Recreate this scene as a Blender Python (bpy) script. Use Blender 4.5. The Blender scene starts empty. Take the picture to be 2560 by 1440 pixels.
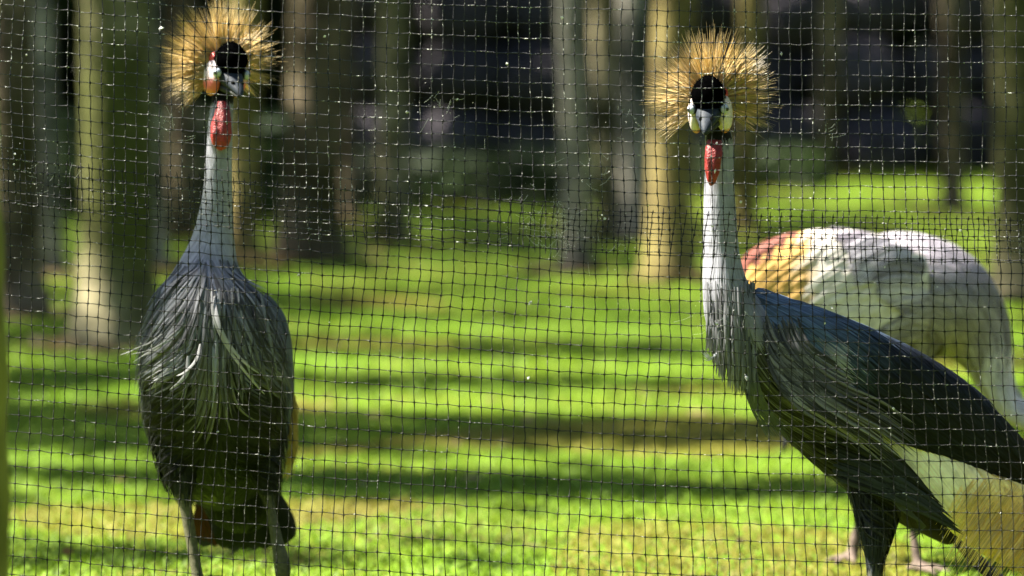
import bpy, math, random
import numpy as np
from mathutils import Vector, Matrix, noise as mnoise
from mathutils.bvhtree import BVHTree

random.seed(7)
rng = np.random.default_rng(7)
scene = bpy.context.scene
COL = scene.collection
PI = math.pi

# ------------------------------------------------------------------ camera
CAM_H = 0.936
PITCH = math.atan(502 / 9031)
FPX = 9031.0                                    # focal length in 2560-wide pixels
cam_data = bpy.data.cameras.new('camera')
cam_data.sensor_width = 36
cam_data.lens = FPX / 2560 * 36
cam_data.clip_start = 0.1
cam_data.clip_end = 600
cam_data.dof.use_dof = True
cam_data.dof.focus_distance = 5.81
cam_data.dof.aperture_fstop = 2.6
cam = bpy.data.objects.new('camera', cam_data)
COL.objects.link(cam)
cam.location = (0, 0, CAM_H)
cam.rotation_euler = (PI / 2 - PITCH, 0, 0)
scene.camera = cam

# ------------------------------------------------------------------ light
SUN_EL, SUN_AZ = math.radians(54), math.radians(-78)      # azimuth from +Y towards +X
SUN = Vector((math.cos(SUN_EL) * math.sin(SUN_AZ), math.cos(SUN_EL) * math.cos(SUN_AZ), math.sin(SUN_EL)))
world = bpy.data.worlds.new('World')
scene.world = world
world.use_nodes = True
wn = world.node_tree.nodes
sky = wn.new('ShaderNodeTexSky')
sky.sky_type = 'NISHITA'
sky.sun_disc = False
sky.sun_elevation = SUN_EL
sky.sun_rotation = SUN_AZ
world.node_tree.links.new(sky.outputs[0], wn['Background'].inputs[0])
wn['Background'].inputs[1].default_value = 0.05
sun_data = bpy.data.lights.new('sun', 'SUN')
sun_data.energy = 5.0
sun_data.angle = math.radians(0.53)
sun_data.color = (1.0, 0.93, 0.80)
sun = bpy.data.objects.new('sun', sun_data)
COL.objects.link(sun)
sun.rotation_euler = (-SUN).to_track_quat('-Z', 'Y').to_euler()
vs = scene.view_settings
vs.view_transform = 'Standard'
vs.look = 'None'
vs.gamma = 1.0
vs.use_curve_mapping = False
vs.exposure = 2.85
scene.cycles.use_denoising = True
scene.cycles.max_bounces = 7
scene.cycles.transparent_max_bounces = 4
scene.cycles.caustics_reflective = False
scene.cycles.caustics_refractive = False

# ------------------------------------------------------------------ helpers
CP, SP = math.cos(PITCH), math.sin(PITCH)
FWD, UP, RIGHT = Vector((0, CP, -SP)), Vector((0, SP, CP)), Vector((1, 0, 0))
CAMP = Vector((0, 0, CAM_H))


def P(u, v, d):
    """a place seen at (u, v) of the 2560 x 1440 photograph, d metres in front of the camera"""
    return CAMP + d * (FWD + RIGHT * ((u - 1280) / FPX) + UP * ((720 - v) / FPX))


def G(u, v):
    r = FWD + RIGHT * ((u - 1280) / FPX) + UP * ((720 - v) / FPX)
    return CAMP + r * (CAM_H / -r.z)


def UV(p):
    q = p - CAMP
    d = q.dot(FWD)
    return 1280 + q.x / d * FPX, 720 - q.dot(UP) / d * FPX, d


def tag(o, label=None, cat=None, group=None, kind=None):
    if label: o['label'] = label
    if cat: o['category'] = cat
    if group: o['group'] = group
    if kind: o['kind'] = kind
    return o


def empty(name, loc=(0, 0, 0)):
    o = bpy.data.objects.new(name, None)
    o.empty_display_size = 0.1
    COL.objects.link(o)
    o.location = loc
    return o


class Acc:
    def __init__(self):
        self.v, self.f, self.c, self.n = [], [], [], 0

    def add(self, V, F, C=None):
        V = np.asarray(V, dtype=np.float64).reshape(-1, 3)
        F = np.asarray(F, dtype=np.int64)
        if F.shape[1] == 3:
            F = np.column_stack([F, np.full(len(F), -1)])
        self.f.append(np.where(F >= 0, F + self.n, -1))
        self.v.append(V)
        if C is None:
            C = np.ones((len(V), 3)) * 0.5
        C = np.asarray(C, dtype=np.float64)
        if C.ndim == 1:
            C = np.tile(C, (len(V), 1))
        self.c.append(C)
        self.n += len(V)

    def arrays(self):
        return np.concatenate(self.v), np.concatenate(self.f), np.concatenate(self.c)

    def mesh(self, name, smooth=True):
        V, F, C = self.arrays()
        return mesh_np(name, V, F, C, smooth)

    def build(self, name, m, parent=None, smooth=True):
        return obj(name, self.mesh(name, smooth), m, parent)


def mesh_np(name, V, F, C=None, smooth=True):
    me = bpy.data.meshes.new(name)
    tri = F[:, 3] < 0
    cnt = np.where(tri, 3, 4)
    flat = F[F >= 0]
    me.vertices.add(len(V))
    me.vertices.foreach_set('co', V.astype(np.float32).ravel())
    me.loops.add(len(flat))
    me.loops.foreach_set('vertex_index', flat.astype(np.int32))
    me.polygons.add(len(F))
    st = np.concatenate([[0], np.cumsum(cnt)[:-1]])
    me.polygons.foreach_set('loop_start', st.astype(np.int32))
    me.polygons.foreach_set('use_smooth', np.full(len(F), smooth, dtype=bool))
    me.update(calc_edges=True)
    me.validate()
    if C is not None:
        a = me.color_attributes.new('Col', 'FLOAT_COLOR', 'POINT')
        a.data.foreach_set('color', np.column_stack([C, np.ones(len(C))]).astype(np.float32).ravel())
    return me


def obj(name, me, m=None, parent=None):
    o = bpy.data.objects.new(name, me)
    COL.objects.link(o)
    if m: me.materials.append(m)
    if parent:
        o.parent = parent
        o.matrix_parent_inverse = Matrix.Translation(parent.location).inverted()
    return o


# ------------------------------------------------------------------ materials
def mat(name, rough=0.7, spec=0.3):
    m = bpy.data.materials.new(name)
    m.use_nodes = True
    nt = m.node_tree
    b = nt.nodes['Principled BSDF']
    b.inputs['Roughness'].default_value = rough
    b.inputs['Specular IOR Level'].default_value = spec
    return m, nt, b


def ramp(nt, fac, stops):
    r = nt.nodes.new('ShaderNodeValToRGB')
    el = r.color_ramp.elements
    while len(el) < len(stops): el.new(0.5)
    for e, (p, c) in zip(el, stops):
        e.position = p
        e.color = (*c, 1)
    nt.links.new(fac, r.inputs[0])
    return r.outputs[0]


def noise_tex(nt, scale, detail=4, vec=None, rough=0.55):
    t = nt.nodes.new('ShaderNodeTexNoise')
    t.inputs['Scale'].default_value = scale
    t.inputs['Detail'].default_value = detail
    t.inputs['Roughness'].default_value = rough
    if vec: nt.links.new(vec, t.inputs['Vector'])
    return t.outputs['Fac']


def coords(nt, scale=(1, 1, 1)):
    g = nt.nodes.new('ShaderNodeNewGeometry')
    mp = nt.nodes.new('ShaderNodeMapping')
    mp.inputs['Scale'].default_value = scale
    nt.links.new(g.outputs['Position'], mp.inputs[0])
    return mp.outputs[0]


def mixc(nt, a, b, fac, mode='MIX'):
    x = nt.nodes.new('ShaderNodeMix')
    x.data_type = 'RGBA'
    x.blend_type = mode
    for s, val in ((x.inputs[0], fac), (x.inputs[6], a), (x.inputs[7], b)):
        if isinstance(val, (int, float)): s.default_value = val
        elif isinstance(val, tuple): s.default_value = (*val, 1)
        else: nt.links.new(val, s)
    return x.outputs[2]


def bump(nt, b, h, strength, dist=0.01):
    n = nt.nodes.new('ShaderNodeBump')
    n.inputs['Strength'].default_value = strength
    n.inputs['Distance'].default_value = dist
    nt.links.new(h, n.inputs['Height'])
    nt.links.new(n.outputs[0], b.inputs['Normal'])


def vcol(nt):
    a = nt.nodes.new('ShaderNodeVertexColor')
    a.layer_name = 'Col'
    return a.outputs[0]


def translucent(nt, b, col, fac):
    """thin things (feathers, leaves, blades) let light through"""
    t = nt.nodes.new('ShaderNodeBsdfTranslucent')
    nt.links.new(col, t.inputs[0])
    mx = nt.nodes.new('ShaderNodeMixShader')
    mx.inputs[0].default_value = fac
    nt.links.new(b.outputs[0], mx.inputs[1])
    nt.links.new(t.outputs[0], mx.inputs[2])
    nt.links.new(mx.outputs[0], nt.nodes['Material Output'].inputs[0])


def mat_vcol(name, rough=0.6, spec=0.3, trans=0.0, var=0.25, vscale=90, bmp=0.0, bscale=400, sheen=0.0):
    m, nt, b = mat(name, rough, spec)
    c = vcol(nt)
    if var:
        f = noise_tex(nt, vscale, 3, coords(nt))
        k = ramp(nt, f, [(0.3, (1 - var,) * 3), (0.7, (1 + var,) * 3)])
        c = mixc(nt, c, k, 1.0, 'MULTIPLY')
    nt.links.new(c, b.inputs['Base Color'])
    if bmp: bump(nt, b, noise_tex(nt, bscale, 4, coords(nt)), bmp, 0.002)
    if sheen: b.inputs['Sheen Weight'].default_value = sheen
    if trans: translucent(nt, b, c, trans)
    return m


M = {}
M['skin_plumage'] = mat_vcol('plumage under-layer', 0.75, 0.15, 0, 0.3, 160, 0.6, 500)
M['feather'] = mat_vcol('feather vane', 0.6, 0.12, 0.06, 0.15, 60)
M['crown'] = mat_vcol('straw crown bristle', 0.36, 0.5, 0.5, 0.1, 60)
M['velvet'] = mat_vcol('black velvet cap', 1.0, 0.0, 0, 0.3, 300, 0.8, 900)
M['bare'] = mat_vcol('bare cheek skin', 0.5, 0.3, 0, 0.12, 220, 0.35, 700)
M['wattle'] = mat_vcol('wrinkled wattle skin', 0.45, 0.35, 0, 0.35, 260, 1.0, 300)
M['bill'] = mat_vcol('horn bill', 0.6, 0.1, 0, 0.2, 180, 0.25, 420)
M['leg'] = mat_vcol('scaled leg', 0.6, 0.3, 0, 0.3, 400, 0.8, 600)
M['eye'] = mat_vcol('wet eye', 0.06, 0.6, 0, 0)
M['leaf'] = mat_vcol('leaf', 0.6, 0.15, 0.35, 0.2, 3)
M['stone'] = mat_vcol('basalt stone', 0.85, 0.2, 0, 0.4, 6, 0.8, 12)


def mat_ground():
    m, nt, b = mat('lawn soil', 0.9, 0.1)
    co = coords(nt)
    a = noise_tex(nt, 1.1, 5, co)
    g = noise_tex(nt, 26, 4, co)
    c1 = ramp(nt, a, [(0.34, (0.10, 0.085, 0.025)), (0.45, (0.10, 0.13, 0.010)), (0.62, (0.07, 0.14, 0.008))])
    c2 = ramp(nt, g, [(0.3, (0.6,) * 3), (0.7, (1.35,) * 3)])
    nt.links.new(mixc(nt, c1, c2, 1.0, 'MULTIPLY'), b.inputs['Base Color'])
    bump(nt, b, g, 1.0, 0.03)
    return m


def mat_trunk(name, light, dark, moss, mossy):
    m, nt, b = mat(name, 0.85, 0.15)
    co = coords(nt)
    w = nt.nodes.new('ShaderNodeTexWave')
    w.bands_direction = 'Z'
    w.inputs['Scale'].default_value = 2.6
    w.inputs['Distortion'].default_value = 1.6
    w.inputs['Detail'].default_value = 3
    nt.links.new(co, w.inputs['Vector'])
    n1 = noise_tex(nt, 3.2, 5, co)
    n2 = noise_tex(nt, 1.7, 4, coords(nt, (1, 1, 0.45)))
    n3 = noise_tex(nt, 40, 3, co)
    c = mixc(nt, dark, light, ramp(nt, n1, [(0.38, (0,) * 3), (0.62, (1,) * 3)]))
    c = mixc(nt, c, ramp(nt, w.outputs['Fac'], [(0.0, (0.55,) * 3), (0.35, (1.0,) * 3)]), 0.7, 'MULTIPLY')
    c = mixc(nt, c, moss, ramp(nt, n2, [(0.62 - mossy * 0.4, (0,) * 3), (0.80 - mossy * 0.4, (1,) * 3)]))
    c = mixc(nt, c, ramp(nt, n3, [(0.3, (0.7,) * 3), (0.7, (1.25,) * 3)]), 1.0, 'MULTIPLY')
    nt.links.new(c, b.inputs['Base Color'])
    bump(nt, b, n3, 0.6, 0.02)
    return m


M['ground'] = mat_ground()
M['trunk_grey'] = mat_trunk('grey ringed palm bark', (0.30, 0.28, 0.235), (0.06, 0.06, 0.053), (0.04, 0.044, 0.03), 0.25)
M['trunk_moss'] = mat_trunk('mossy palm bark', (0.32, 0.28, 0.17), (0.045, 0.04, 0.02), (0.05, 0.055, 0.011), 0.55)
M['trunk_gold'] = mat_trunk('yellow lichen palm bark', (0.26, 0.21, 0.08), (0.10, 0.075, 0.03), (0.10, 0.09, 0.02), 0.5)
M['trunk_brown'] = mat_trunk('brown palm bark', (0.19, 0.15, 0.10), (0.042, 0.031, 0.018), (0.036, 0.032, 0.010), 0.3)


def mat_net():
    m, nt, b = mat('black extruded net plastic', 0.5, 0.16)
    f = noise_tex(nt, 230, 3, coords(nt, (1, 1, 1)), 0.7)
    f2 = noise_tex(nt, 14, 3, coords(nt))
    fm = nt.nodes.new('ShaderNodeMath'); fm.operation = 'MULTIPLY_ADD'
    nt.links.new(f2, fm.inputs[0]); fm.inputs[1].default_value = 0.35
    nt.links.new(f, fm.inputs[2])
    c = ramp(nt, fm.outputs[0], [(0.69, (0.010, 0.010, 0.012)), (0.79, (0.04, 0.04, 0.038)), (0.90, (0.30, 0.31, 0.29))])  # dust specks, made pale enough to paint glints on the strands
    c = mixc(nt, c, vcol(nt), 1.0, 'MULTIPLY')
    nt.links.new(c, b.inputs['Base Color'])
    return m


M['net'] = mat_net()
M['fluff'] = mat_vcol('white down fluff and web', 0.6, 0.3, 0.3, 0)

# ------------------------------------------------------------------ setting: ground
ga = Acc()
ga.add([(-300, -80, 0), (300, -80, 0), (300, 500, 0), (-300, 500, 0)], [(0, 1, 2, 3)], (0.1, 0.1, 0.03))
tag(ga.build('ground', M['ground'], None, False), 'lawn ground of the aviary with short green grass', 'ground', kind='structure')


def grass():
    """short blades of grass, dense where the lens can still resolve them"""
    def patch(n, y0, y1, h0, h1, w, margin):
        # uniform over the wedge that the lens sees, with a margin either side
        y = np.sqrt(rng.uniform(y0 ** 2, y1 ** 2, n))
        x = rng.uniform(-1, 1, n) * (y * 0.1417 + margin)
        h = rng.uniform(h0, h1, n)
        a = rng.uniform(0, 2 * PI, n)
        lean = rng.uniform(0.5, 3.0, n)
        b = a + rng.uniform(0.6, 2.5, n)
        base = np.column_stack([x, y, np.zeros(n) + 0.002])
        wd = np.column_stack([np.cos(a), np.sin(a), np.zeros(n)]) * (w * rng.uniform(0.6, 1.3, n))[:, None]
        ld = np.column_stack([np.cos(b) * lean, np.sin(b) * lean, np.ones(n)])
        mid = base + ld * np.array([0.45, 0.45, 0.6]) * h[:, None]
        tip = base + ld * h[:, None]
        V = np.stack([base - wd, base + wd, mid + wd * 0.8, mid - wd * 0.8, tip], 1).reshape(-1, 3)
        i = np.arange(n)[:, None] * 5
        F = np.concatenate([i + np.array([[0, 1, 2, 3]]), np.column_stack([i + 3, i + 2, i + 4, np.full((n, 1), -1)])])
        c = np.array([0.102, 0.175, 0.010]) * rng.uniform(0.5, 1.6, (n, 1))
        yel = (np.array([mnoise.noise(Vector((float(a_) * 1.1, float(b_) * 1.1, 3.0))) for a_, b_ in zip(x, y)]) > 0.2)
        c[yel] = np.array([0.145, 0.14, 0.02]) * rng.uniform(0.7, 1.3, (yel.sum(), 1))
        C = np.repeat(c, 5, 0)
        return V, F, C
    A = Acc()
    for a in ((80000, 6.0, 10.5, 0.007, 0.020, 0.0032, 0.6), (52000, 10.5, 18, 0.01, 0.025, 0.006, 0.8), (26000, 18, 40, 0.015, 0.04, 0.012, 1.5)):
        V, F, C = patch(*a)
        A.add(V, F, C)
    tag(A.build('grass', M['leaf'], None, False), 'short bright green grass covering the lawn', 'grass', kind='stuff')


grass()


def leaf_cloud(n, cen, ext, size, col, seed, flatten=1.0):
    r = np.random.default_rng(seed)
    c = r.uniform(-1, 1, (n, 3)) * np.array(ext) + np.array(cen)
    a = r.normal(size=(n, 3)); a /= np.linalg.norm(a, axis=1)[:, None]
    b = np.cross(a, r.normal(size=(n, 3))); b /= np.linalg.norm(b, axis=1)[:, None]
    s = r.uniform(0.6, 1.4, n)[:, None] * size
    V = np.stack([c - a * s, c + b * s * 0.45, c + a * s, c - b * s * 0.45], 1).reshape(-1, 3)
    F = np.arange(n * 4).reshape(-1, 4)
    C = np.repeat(np.array(col) * r.uniform(0.5, 1.6, (n, 1)), 4, 0)
    return V, F, C


# ------------------------------------------------------------------ palms
def frond(A, root, az, L, rise, rnd):
    n = 26
    dirh = np.array([math.cos(az), math.sin(az), 0])
    side = np.array([-dirh[1], dirh[0], 0])
    t = np.linspace(0, 1, n)
    px = L * (t * 0.95)
    pz = rise * np.sin(t * PI * 0.55) * 1.2 - L * 0.42 * t ** 2.6
    R = root + dirh * px[:, None] + np.array([0, 0, 1]) * pz[:, None]
    for i in range(2, n):
        l = 0.55 * math.sin(PI * (0.12 + 0.85 * t[i])) * L / 2.2
        for s in (-1, 1):
            d = side * s * 0.8 + dirh * 0.5 + np.array([0, 0, -0.35 - 0.25 * rnd.random()])
            d /= np.linalg.norm(d)
            w = dirh * 0.028
            a = R[i]
            m_ = a + d * l * 0.5
            e = a + d * l + np.array([0, 0, -0.12 * l])
            g = 0.75 + 0.5 * rnd.random()
            A.add([a - w, a + w, m_ + w, m_ - w, e], [(0, 1, 2, 3), (3, 2, 4, -1)], np.array([0.045, 0.085, 0.018]) * g)
    for i in range(n - 1):
        w = side * (0.03 * (1 - t[i]) + 0.006)
        A.add([R[i] - w, R[i] + w, R[i + 1] + w, R[i + 1] - w], [(0, 1, 2, 3)], np.array([0.09, 0.11, 0.03]))


def crown_acc(A, top, nf, L, seed):
    rnd = random.Random(seed)
    for k in range(nf):
        az = 2 * PI * k / nf + rnd.uniform(-0.25, 0.25)
        frond(A, np.array(top), az, L * rnd.uniform(0.8, 1.15), rnd.uniform(0.15, 1.1), rnd)


def trunk_acc(A, base, r, H, lean, seed, low=4.2, seg=18):
    rnd = random.Random(seed)
    zs = list(np.arange(0, low, 0.035)) + list(np.linspace(low, H, 14))
    rings, sp = [], rnd.uniform(0.10, 0.15)
    for z in zs:
        t = z / H
        rr = r * (1.0 + 0.55 * math.exp(-z / 0.16) - 0.18 * t)
        saw = (z / sp + 0.3 * mnoise.noise(Vector((seed, z * 2, 0)))) % 1.0
        rr *= 1 + 0.045 * (saw ** 3) - 0.02 * (saw < 0.08)
        cx = base[0] + lean[0] * z + 0.05 * math.sin(z * 0.8 + seed)
        cy = base[1] + lean[1] * z
        for k in range(seg):
            a = 2 * PI * k / seg
            q = 1 + 0.06 * mnoise.noise(Vector((math.cos(a) * 1.5 + seed * 3, math.sin(a) * 1.5, z * 1.2)))
            rings.append((cx + rr * q * math.cos(a), cy + rr * q * math.sin(a), z - (0.05 if z == 0 else 0)))
    F = []
    for i in range(len(zs) - 1):
        for k in range(seg):
            k2 = (k + 1) % seg
            F.append((i * seg + k, i * seg + k2, (i + 1) * seg + k2, (i + 1) * seg + k))
    A.add(rings, F)
    return (base[0] + lean[0] * H + 0.05 * math.sin(H * 0.8 + seed), base[1] + lean[1] * H, H - 0.05)


# (u left, u right, v base, bark, lean x, label)
PALMS = [
    (155, 345, 880, 'trunk_moss', 0.000, 'thick mossy ringed palm trunk standing just left of the left crane'),
    (-60, 72, 800, 'trunk_brown', 0.004, 'dark brown palm trunk at the left edge, in deep shade'),
    (82, 152, 700, 'trunk_grey', 0.004, 'thin grey palm trunk between the dark edge trunk and the thick mossy one'),
    (325, 425, 685, 'trunk_grey', 0.004, 'grey palm trunk with a sunlit stripe, right behind the thick mossy one'),
    (578, 660, 668, 'trunk_gold', 0.000, 'yellow lichened palm trunk behind the neck of the left crane'),
    (704, 850, 662, 'trunk_brown', -0.002, 'stout brown palm trunk with pale sunlit top right of the left crane'),
    (925, 1000, 615, 'trunk_moss', 0.0, 'slim brown palm trunk left of the dark gap in the middle'),
    (1382, 1452, 690, 'trunk_grey', -0.002, 'grey green palm trunk in the middle of the lawn'),
    (1488, 1552, 600, 'trunk_moss', 0.0, 'slim mossy palm trunk, second one left of the right crane'),
    (1566, 1642, 606, 'trunk_grey', 0.0, 'palm trunk, greyish, directly left of the sunlit yellow one'),
    (1648, 1758, 712, 'trunk_gold', 0.002, 'sunlit yellow palm trunk just left of the neck of the right crane'),
    (1838, 1900, 585, 'trunk_gold', 0.0, 'yellow palm trunk just right of the neck of the right crane'),
    (2034, 2092, 452, 'trunk_brown', 0.0, 'far slender tan palm trunk above the bent crane'),
    (2338, 2396, 535, 'trunk_brown', 0.0, 'olive palm trunk on the lawn above the rump of the bent crane'),
    (2488, 2640, 755, 'trunk_moss', -0.006, 'thick palm trunk with pale sunlit side at the right edge'),
    (862, 906, 560, 'trunk_brown', 0.0, 'thin far dark palm trunk left of the slim brown one'),
    (440, 505, 600, 'trunk_brown', 0.0, 'far dark palm trunk under the crown of the left crane'),
]
for k, (u0, u1, vb, bark, lx, label) in enumerate(PALMS):
    g = G((u0 + u1) / 2, vb)
    d = UV(g)[2]
    r = (u1 - u0) / 2 * d / FPX
    H = 8.0 + (k * 37 % 20) / 10
    t = empty('palm_tree', (g.x, g.y + r, 0))
    tag(t, label, 'palm tree', 'palms of the grove')
    A = Acc()
    top = trunk_acc(A, (g.x, g.y + r), r * 0.97, H, (lx, 0), k + 1.0)
    A.build('trunk', M[bark], t)
    A = Acc()
    crown_acc(A, top, 13, 2.3, 100 + k)
    A.build('crown', M['leaf'], t, False)

# fallen leaves round the foot of the palms and strewn over the lawn
A = Acc()
lr = np.random.default_rng(12)
for (u0, u1, vb, *_r) in PALMS:
    g = G((u0 + u1) / 2, vb)
    r = (u1 - u0) / 2 * UV(g)[2] / FPX
    V, F, C = leaf_cloud(170, (g.x, g.y + r, 0.025), (1, 1, 0.02), 0.05, (0.12, 0.085, 0.04), int(u0) + 500)
    q = V.reshape(-1, 4, 3)
    cen = q.mean(1, keepdims=True)
    ang = lr.uniform(0, 2 * PI, len(q)); rad = r * (1 + np.abs(lr.normal(0, 1.1, len(q))))
    new = np.column_stack([g.x + rad * np.cos(ang), g.y + r + rad * np.sin(ang), cen[:, 0, 2]])[:, None, :]
    off = q - cen; off[:, :, 2] *= 0.35
    A.add((new + off).reshape(-1, 3), F, C)
V, F, C = leaf_cloud(700, (0, 0, 0.02), (1, 1, 0.012), 0.03, (0.13, 0.095, 0.05), 77)
q = V.reshape(-1, 4, 3); cen = q.mean(1, keepdims=True)
yy = np.sqrt(lr.uniform(36, 700, len(q))); xx = lr.uniform(-1, 1, len(q)) * yy * 0.16
off = q - cen; off[:, :, 2] *= 0.3
A.add((np.column_stack([xx, yy, cen[:, 0, 2]])[:, None, :] + off).reshape(-1, 3), F, C)
tag(A.build('fallen_leaves', M['leaf'], None, False), 'dry brown leaves strewn on the lawn and round the trunks', 'leaves', kind='stuff')

# rest of the grove: palms to the left of the frame whose trunks and crowns shade the lawn
# (x, y, height, fronds): tall ones throw only their trunk's shadow across the view, lower ones dapple it
GROVE = [(-9.5, 10.5, 17, 3), (-9.2, 11.7, 17.5, 3), (-9.9, 12.2, 18, 3), (-9.4, 13.4, 17, 3), (-9.0, 14.6, 17.5, 3), (-9.8, 15.4, 18, 3), (-9.3, 16.9, 17, 3), (-9.6, 18.0, 17.5, 3), (-9.1, 20.0, 17, 3), 
         (-9.7, 22.0, 17.5, 3), (-7.9, 11.6, 8.2, 7), (-7.4, 14.4, 8.0, 4), (-6.4, 24.4, 8.4, 8), (-4.9, 23.6, 8.0, 8), (-7.8, 20.4, 8.3, 6), (-8.6, 26, 8.4, 9), (-6.4, 28.5, 8.6, 9), (-5.4, 31.5, 8.4, 9), 
         (-9.4, 17.2, 8.6, 7), (-8.2, 31, 8.5, 9), (6.8, 36, 8.0, 9), (-7.0, 17.6, 8.2, 7), (-7.2, 22.4, 8.4, 8), (-5.8, 26.4, 8.2, 9), (-4.2, 26.0, 8.4, 9), (3.4, 8.5, 9.0, 12), 
         (5.2, 11.5, 9.2, 12), (4.2, 15.5, 9.0, 12), (6.2, 19, 9.2, 12), (5.0, 23, 9.0, 12), (3.2, 4.2, 9.2, 12), (-3.2, 0.6, 9.0, 12), (1.8, -2.4, 9.4, 12), (6.2, 3.0, 9.0, 12), (7.0, 7.6, 9.2, 12),  # unseen palms right and behind, added to hold off sky light
         (-4.8, -3.4, 9.2, 12), (6.6, 27.5, 9, 12), (-5.4, 21.8, 8.2, 9), (-6.6, 20.8, 8.0, 4), (-3.6, 24.8, 8.0, 9), (-8.0, 24.0, 8.2, 9), (4.8, 6.0, 9.6, 12), (3.4, 12.5, 9.4, 12), (3.0, 19.5, 9.4, 12), 
         (-1.2, -1.0, 9.4, 12), (4.4, 0.4, 9.6, 12), (8.4, 13.5, 9.2, 12), (8.0, 22.0, 9.2, 12), (-6.3, 28.8, 14, 9), (-5.4, 30.6, 11, 9)]
A, AT = Acc(), Acc()
for k, (x, y, H, nf) in enumerate(GROVE):
    top = trunk_acc(AT, (x, y), 0.14 + 0.02 * (k % 4), H, (0.003 * ((k % 5) - 2), 0), 50.0 + k, 0.3, 12)
    crown_acc(A, top, nf, 2.1, 300 + k)
for tgt, n_, ex in (((0.93, 5.92, 0.60), 110, (.20, .10, .07)), ((-0.42, 6.1, 0.42), 60, (.14, .1, .12))):
    A.add(*leaf_cloud(n_, Vector(tgt) + SUN * 9.4, ex, 0.10, (0.04, 0.075, 0.016), n_))      # unseen loose leaves added to shade the two front cranes
fr = random.Random(8)
for u_, v_ in ((1000, 955), (1250, 965), (900, 1085), (1150, 1075), (1500, 1225), (1250, 1205), (800, 1110), (1650, 1235), (150, 1010), (250, 1130), (120, 1180), (1500, 790), (1300, 880), (1000, 790), (1680, 1090), (1450, 1120), (250, 1385), (200, 960), (300, 1060), (1100, 1240), (850, 1215)):
    for j in range(2):                                    # sparse unseen leaf clusters added for broken streaks of shade
        A.add(*leaf_cloud(fr.randint(22, 50), G(u_ + fr.uniform(-60, 60), v_ + fr.uniform(-14, 14)) + SUN * fr.uniform(8.6, 10.5), (fr.uniform(.35, .9), fr.uniform(.12, .3), .1), 0.11, (0.04, 0.075, 0.016), int(u_ + v_ + j)))
for x_, y_, z_ in ((0.8, 17.1, .9), (0.8, 17.1, 1.5), (0.8, 17.1, 2.0), (1.51, 23.1, .6), (1.51, 23.1, 1.5), (-1.14, 19, 1.0), (-1.5, 12.9, .35), (-1.5, 12.9, 1.75), (2.2, 15.7, .6), (0.27, 17.9, .8)):  # unseen leaf clusters added to dapple the trunks with shade
    A.add(*leaf_cloud(26, Vector((x_, y_, z_)) + SUN * fr.uniform(8.5, 10), (.32, .3, .16), 0.11, (0.04, 0.075, 0.016), int(x_ * 90 + y_ * 11 + z_ * 70) + 400))
gv = empty('palm_grove', (-5, 15, 0))
tag(gv, 'rest of the palm grove beyond the left edge, plus unseen palms and leaf clusters added for shade', 'palm grove', kind='stuff')
tag(AT.build('trunks', M['trunk_brown'], gv), kind='stuff')
tag(A.build('fronds', M['leaf'], gv, False), kind='stuff')  # grove crowns together with the added shade leaves


# ------------------------------------------------------------------ far wood and stone wall
A = Acc()
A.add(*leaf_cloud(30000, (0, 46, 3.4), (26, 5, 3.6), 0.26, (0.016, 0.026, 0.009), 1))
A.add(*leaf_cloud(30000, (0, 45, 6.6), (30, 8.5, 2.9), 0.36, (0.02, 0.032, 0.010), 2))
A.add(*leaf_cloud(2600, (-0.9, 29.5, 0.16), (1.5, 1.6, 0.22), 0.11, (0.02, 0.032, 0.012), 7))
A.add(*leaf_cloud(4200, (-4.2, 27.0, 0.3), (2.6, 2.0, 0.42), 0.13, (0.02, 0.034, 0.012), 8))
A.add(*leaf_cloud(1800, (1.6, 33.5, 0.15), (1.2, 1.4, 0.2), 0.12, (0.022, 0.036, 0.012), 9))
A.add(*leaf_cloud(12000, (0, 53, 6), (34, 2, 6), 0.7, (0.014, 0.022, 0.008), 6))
A.add(*leaf_cloud(9000, (-21, 18, 5), (4, 30, 5), 0.45, (0.03, 0.05, 0.015), 3))  # unseen leaf walls at sides and rear, added to cut sky light
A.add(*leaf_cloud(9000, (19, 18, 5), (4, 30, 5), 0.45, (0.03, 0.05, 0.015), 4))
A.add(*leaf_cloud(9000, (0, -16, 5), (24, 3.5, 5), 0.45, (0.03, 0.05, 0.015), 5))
tag(A.build('woodland', M['leaf'], None, False), 'dark evergreen wood closing the view behind the palms, plus unseen leaf walls added all round to cut sky light', 'wood', kind='stuff')

st = empty('stone_wall', (3, 39.2, 0))
tag(st, 'dark bank of rough grey basalt stones in shade behind the palms', 'stone wall')
stone_me = []
for k in range(5):
    import bmesh
    bm = bmesh.new()
    bmesh.ops.create_icosphere(bm, subdivisions=2, radius=1)
    for v in bm.verts:
        v.co *= 1 + 0.28 * mnoise.noise(v.co * 1.3 + Vector((k * 7, 0, 0)))
        v.co.z *= 0.75
    me = bpy.data.meshes.new('stone')
    bm.to_mesh(me); bm.free()
    me.polygons.foreach_set('use_smooth', np.full(len(me.polygons), False))
    ca = me.color_attributes.new('Col', 'FLOAT_COLOR', 'POINT')
    cc = np.array([0.040, 0.035, 0.042]) * (0.75 + 0.15 * k)
    ca.data.foreach_set('color', np.tile(np.append(cc, 1), len(me.vertices)).astype(np.float32))
    me.materials.append(M['stone'])
    stone_me.append(me)
rs = random.Random(3)
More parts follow.
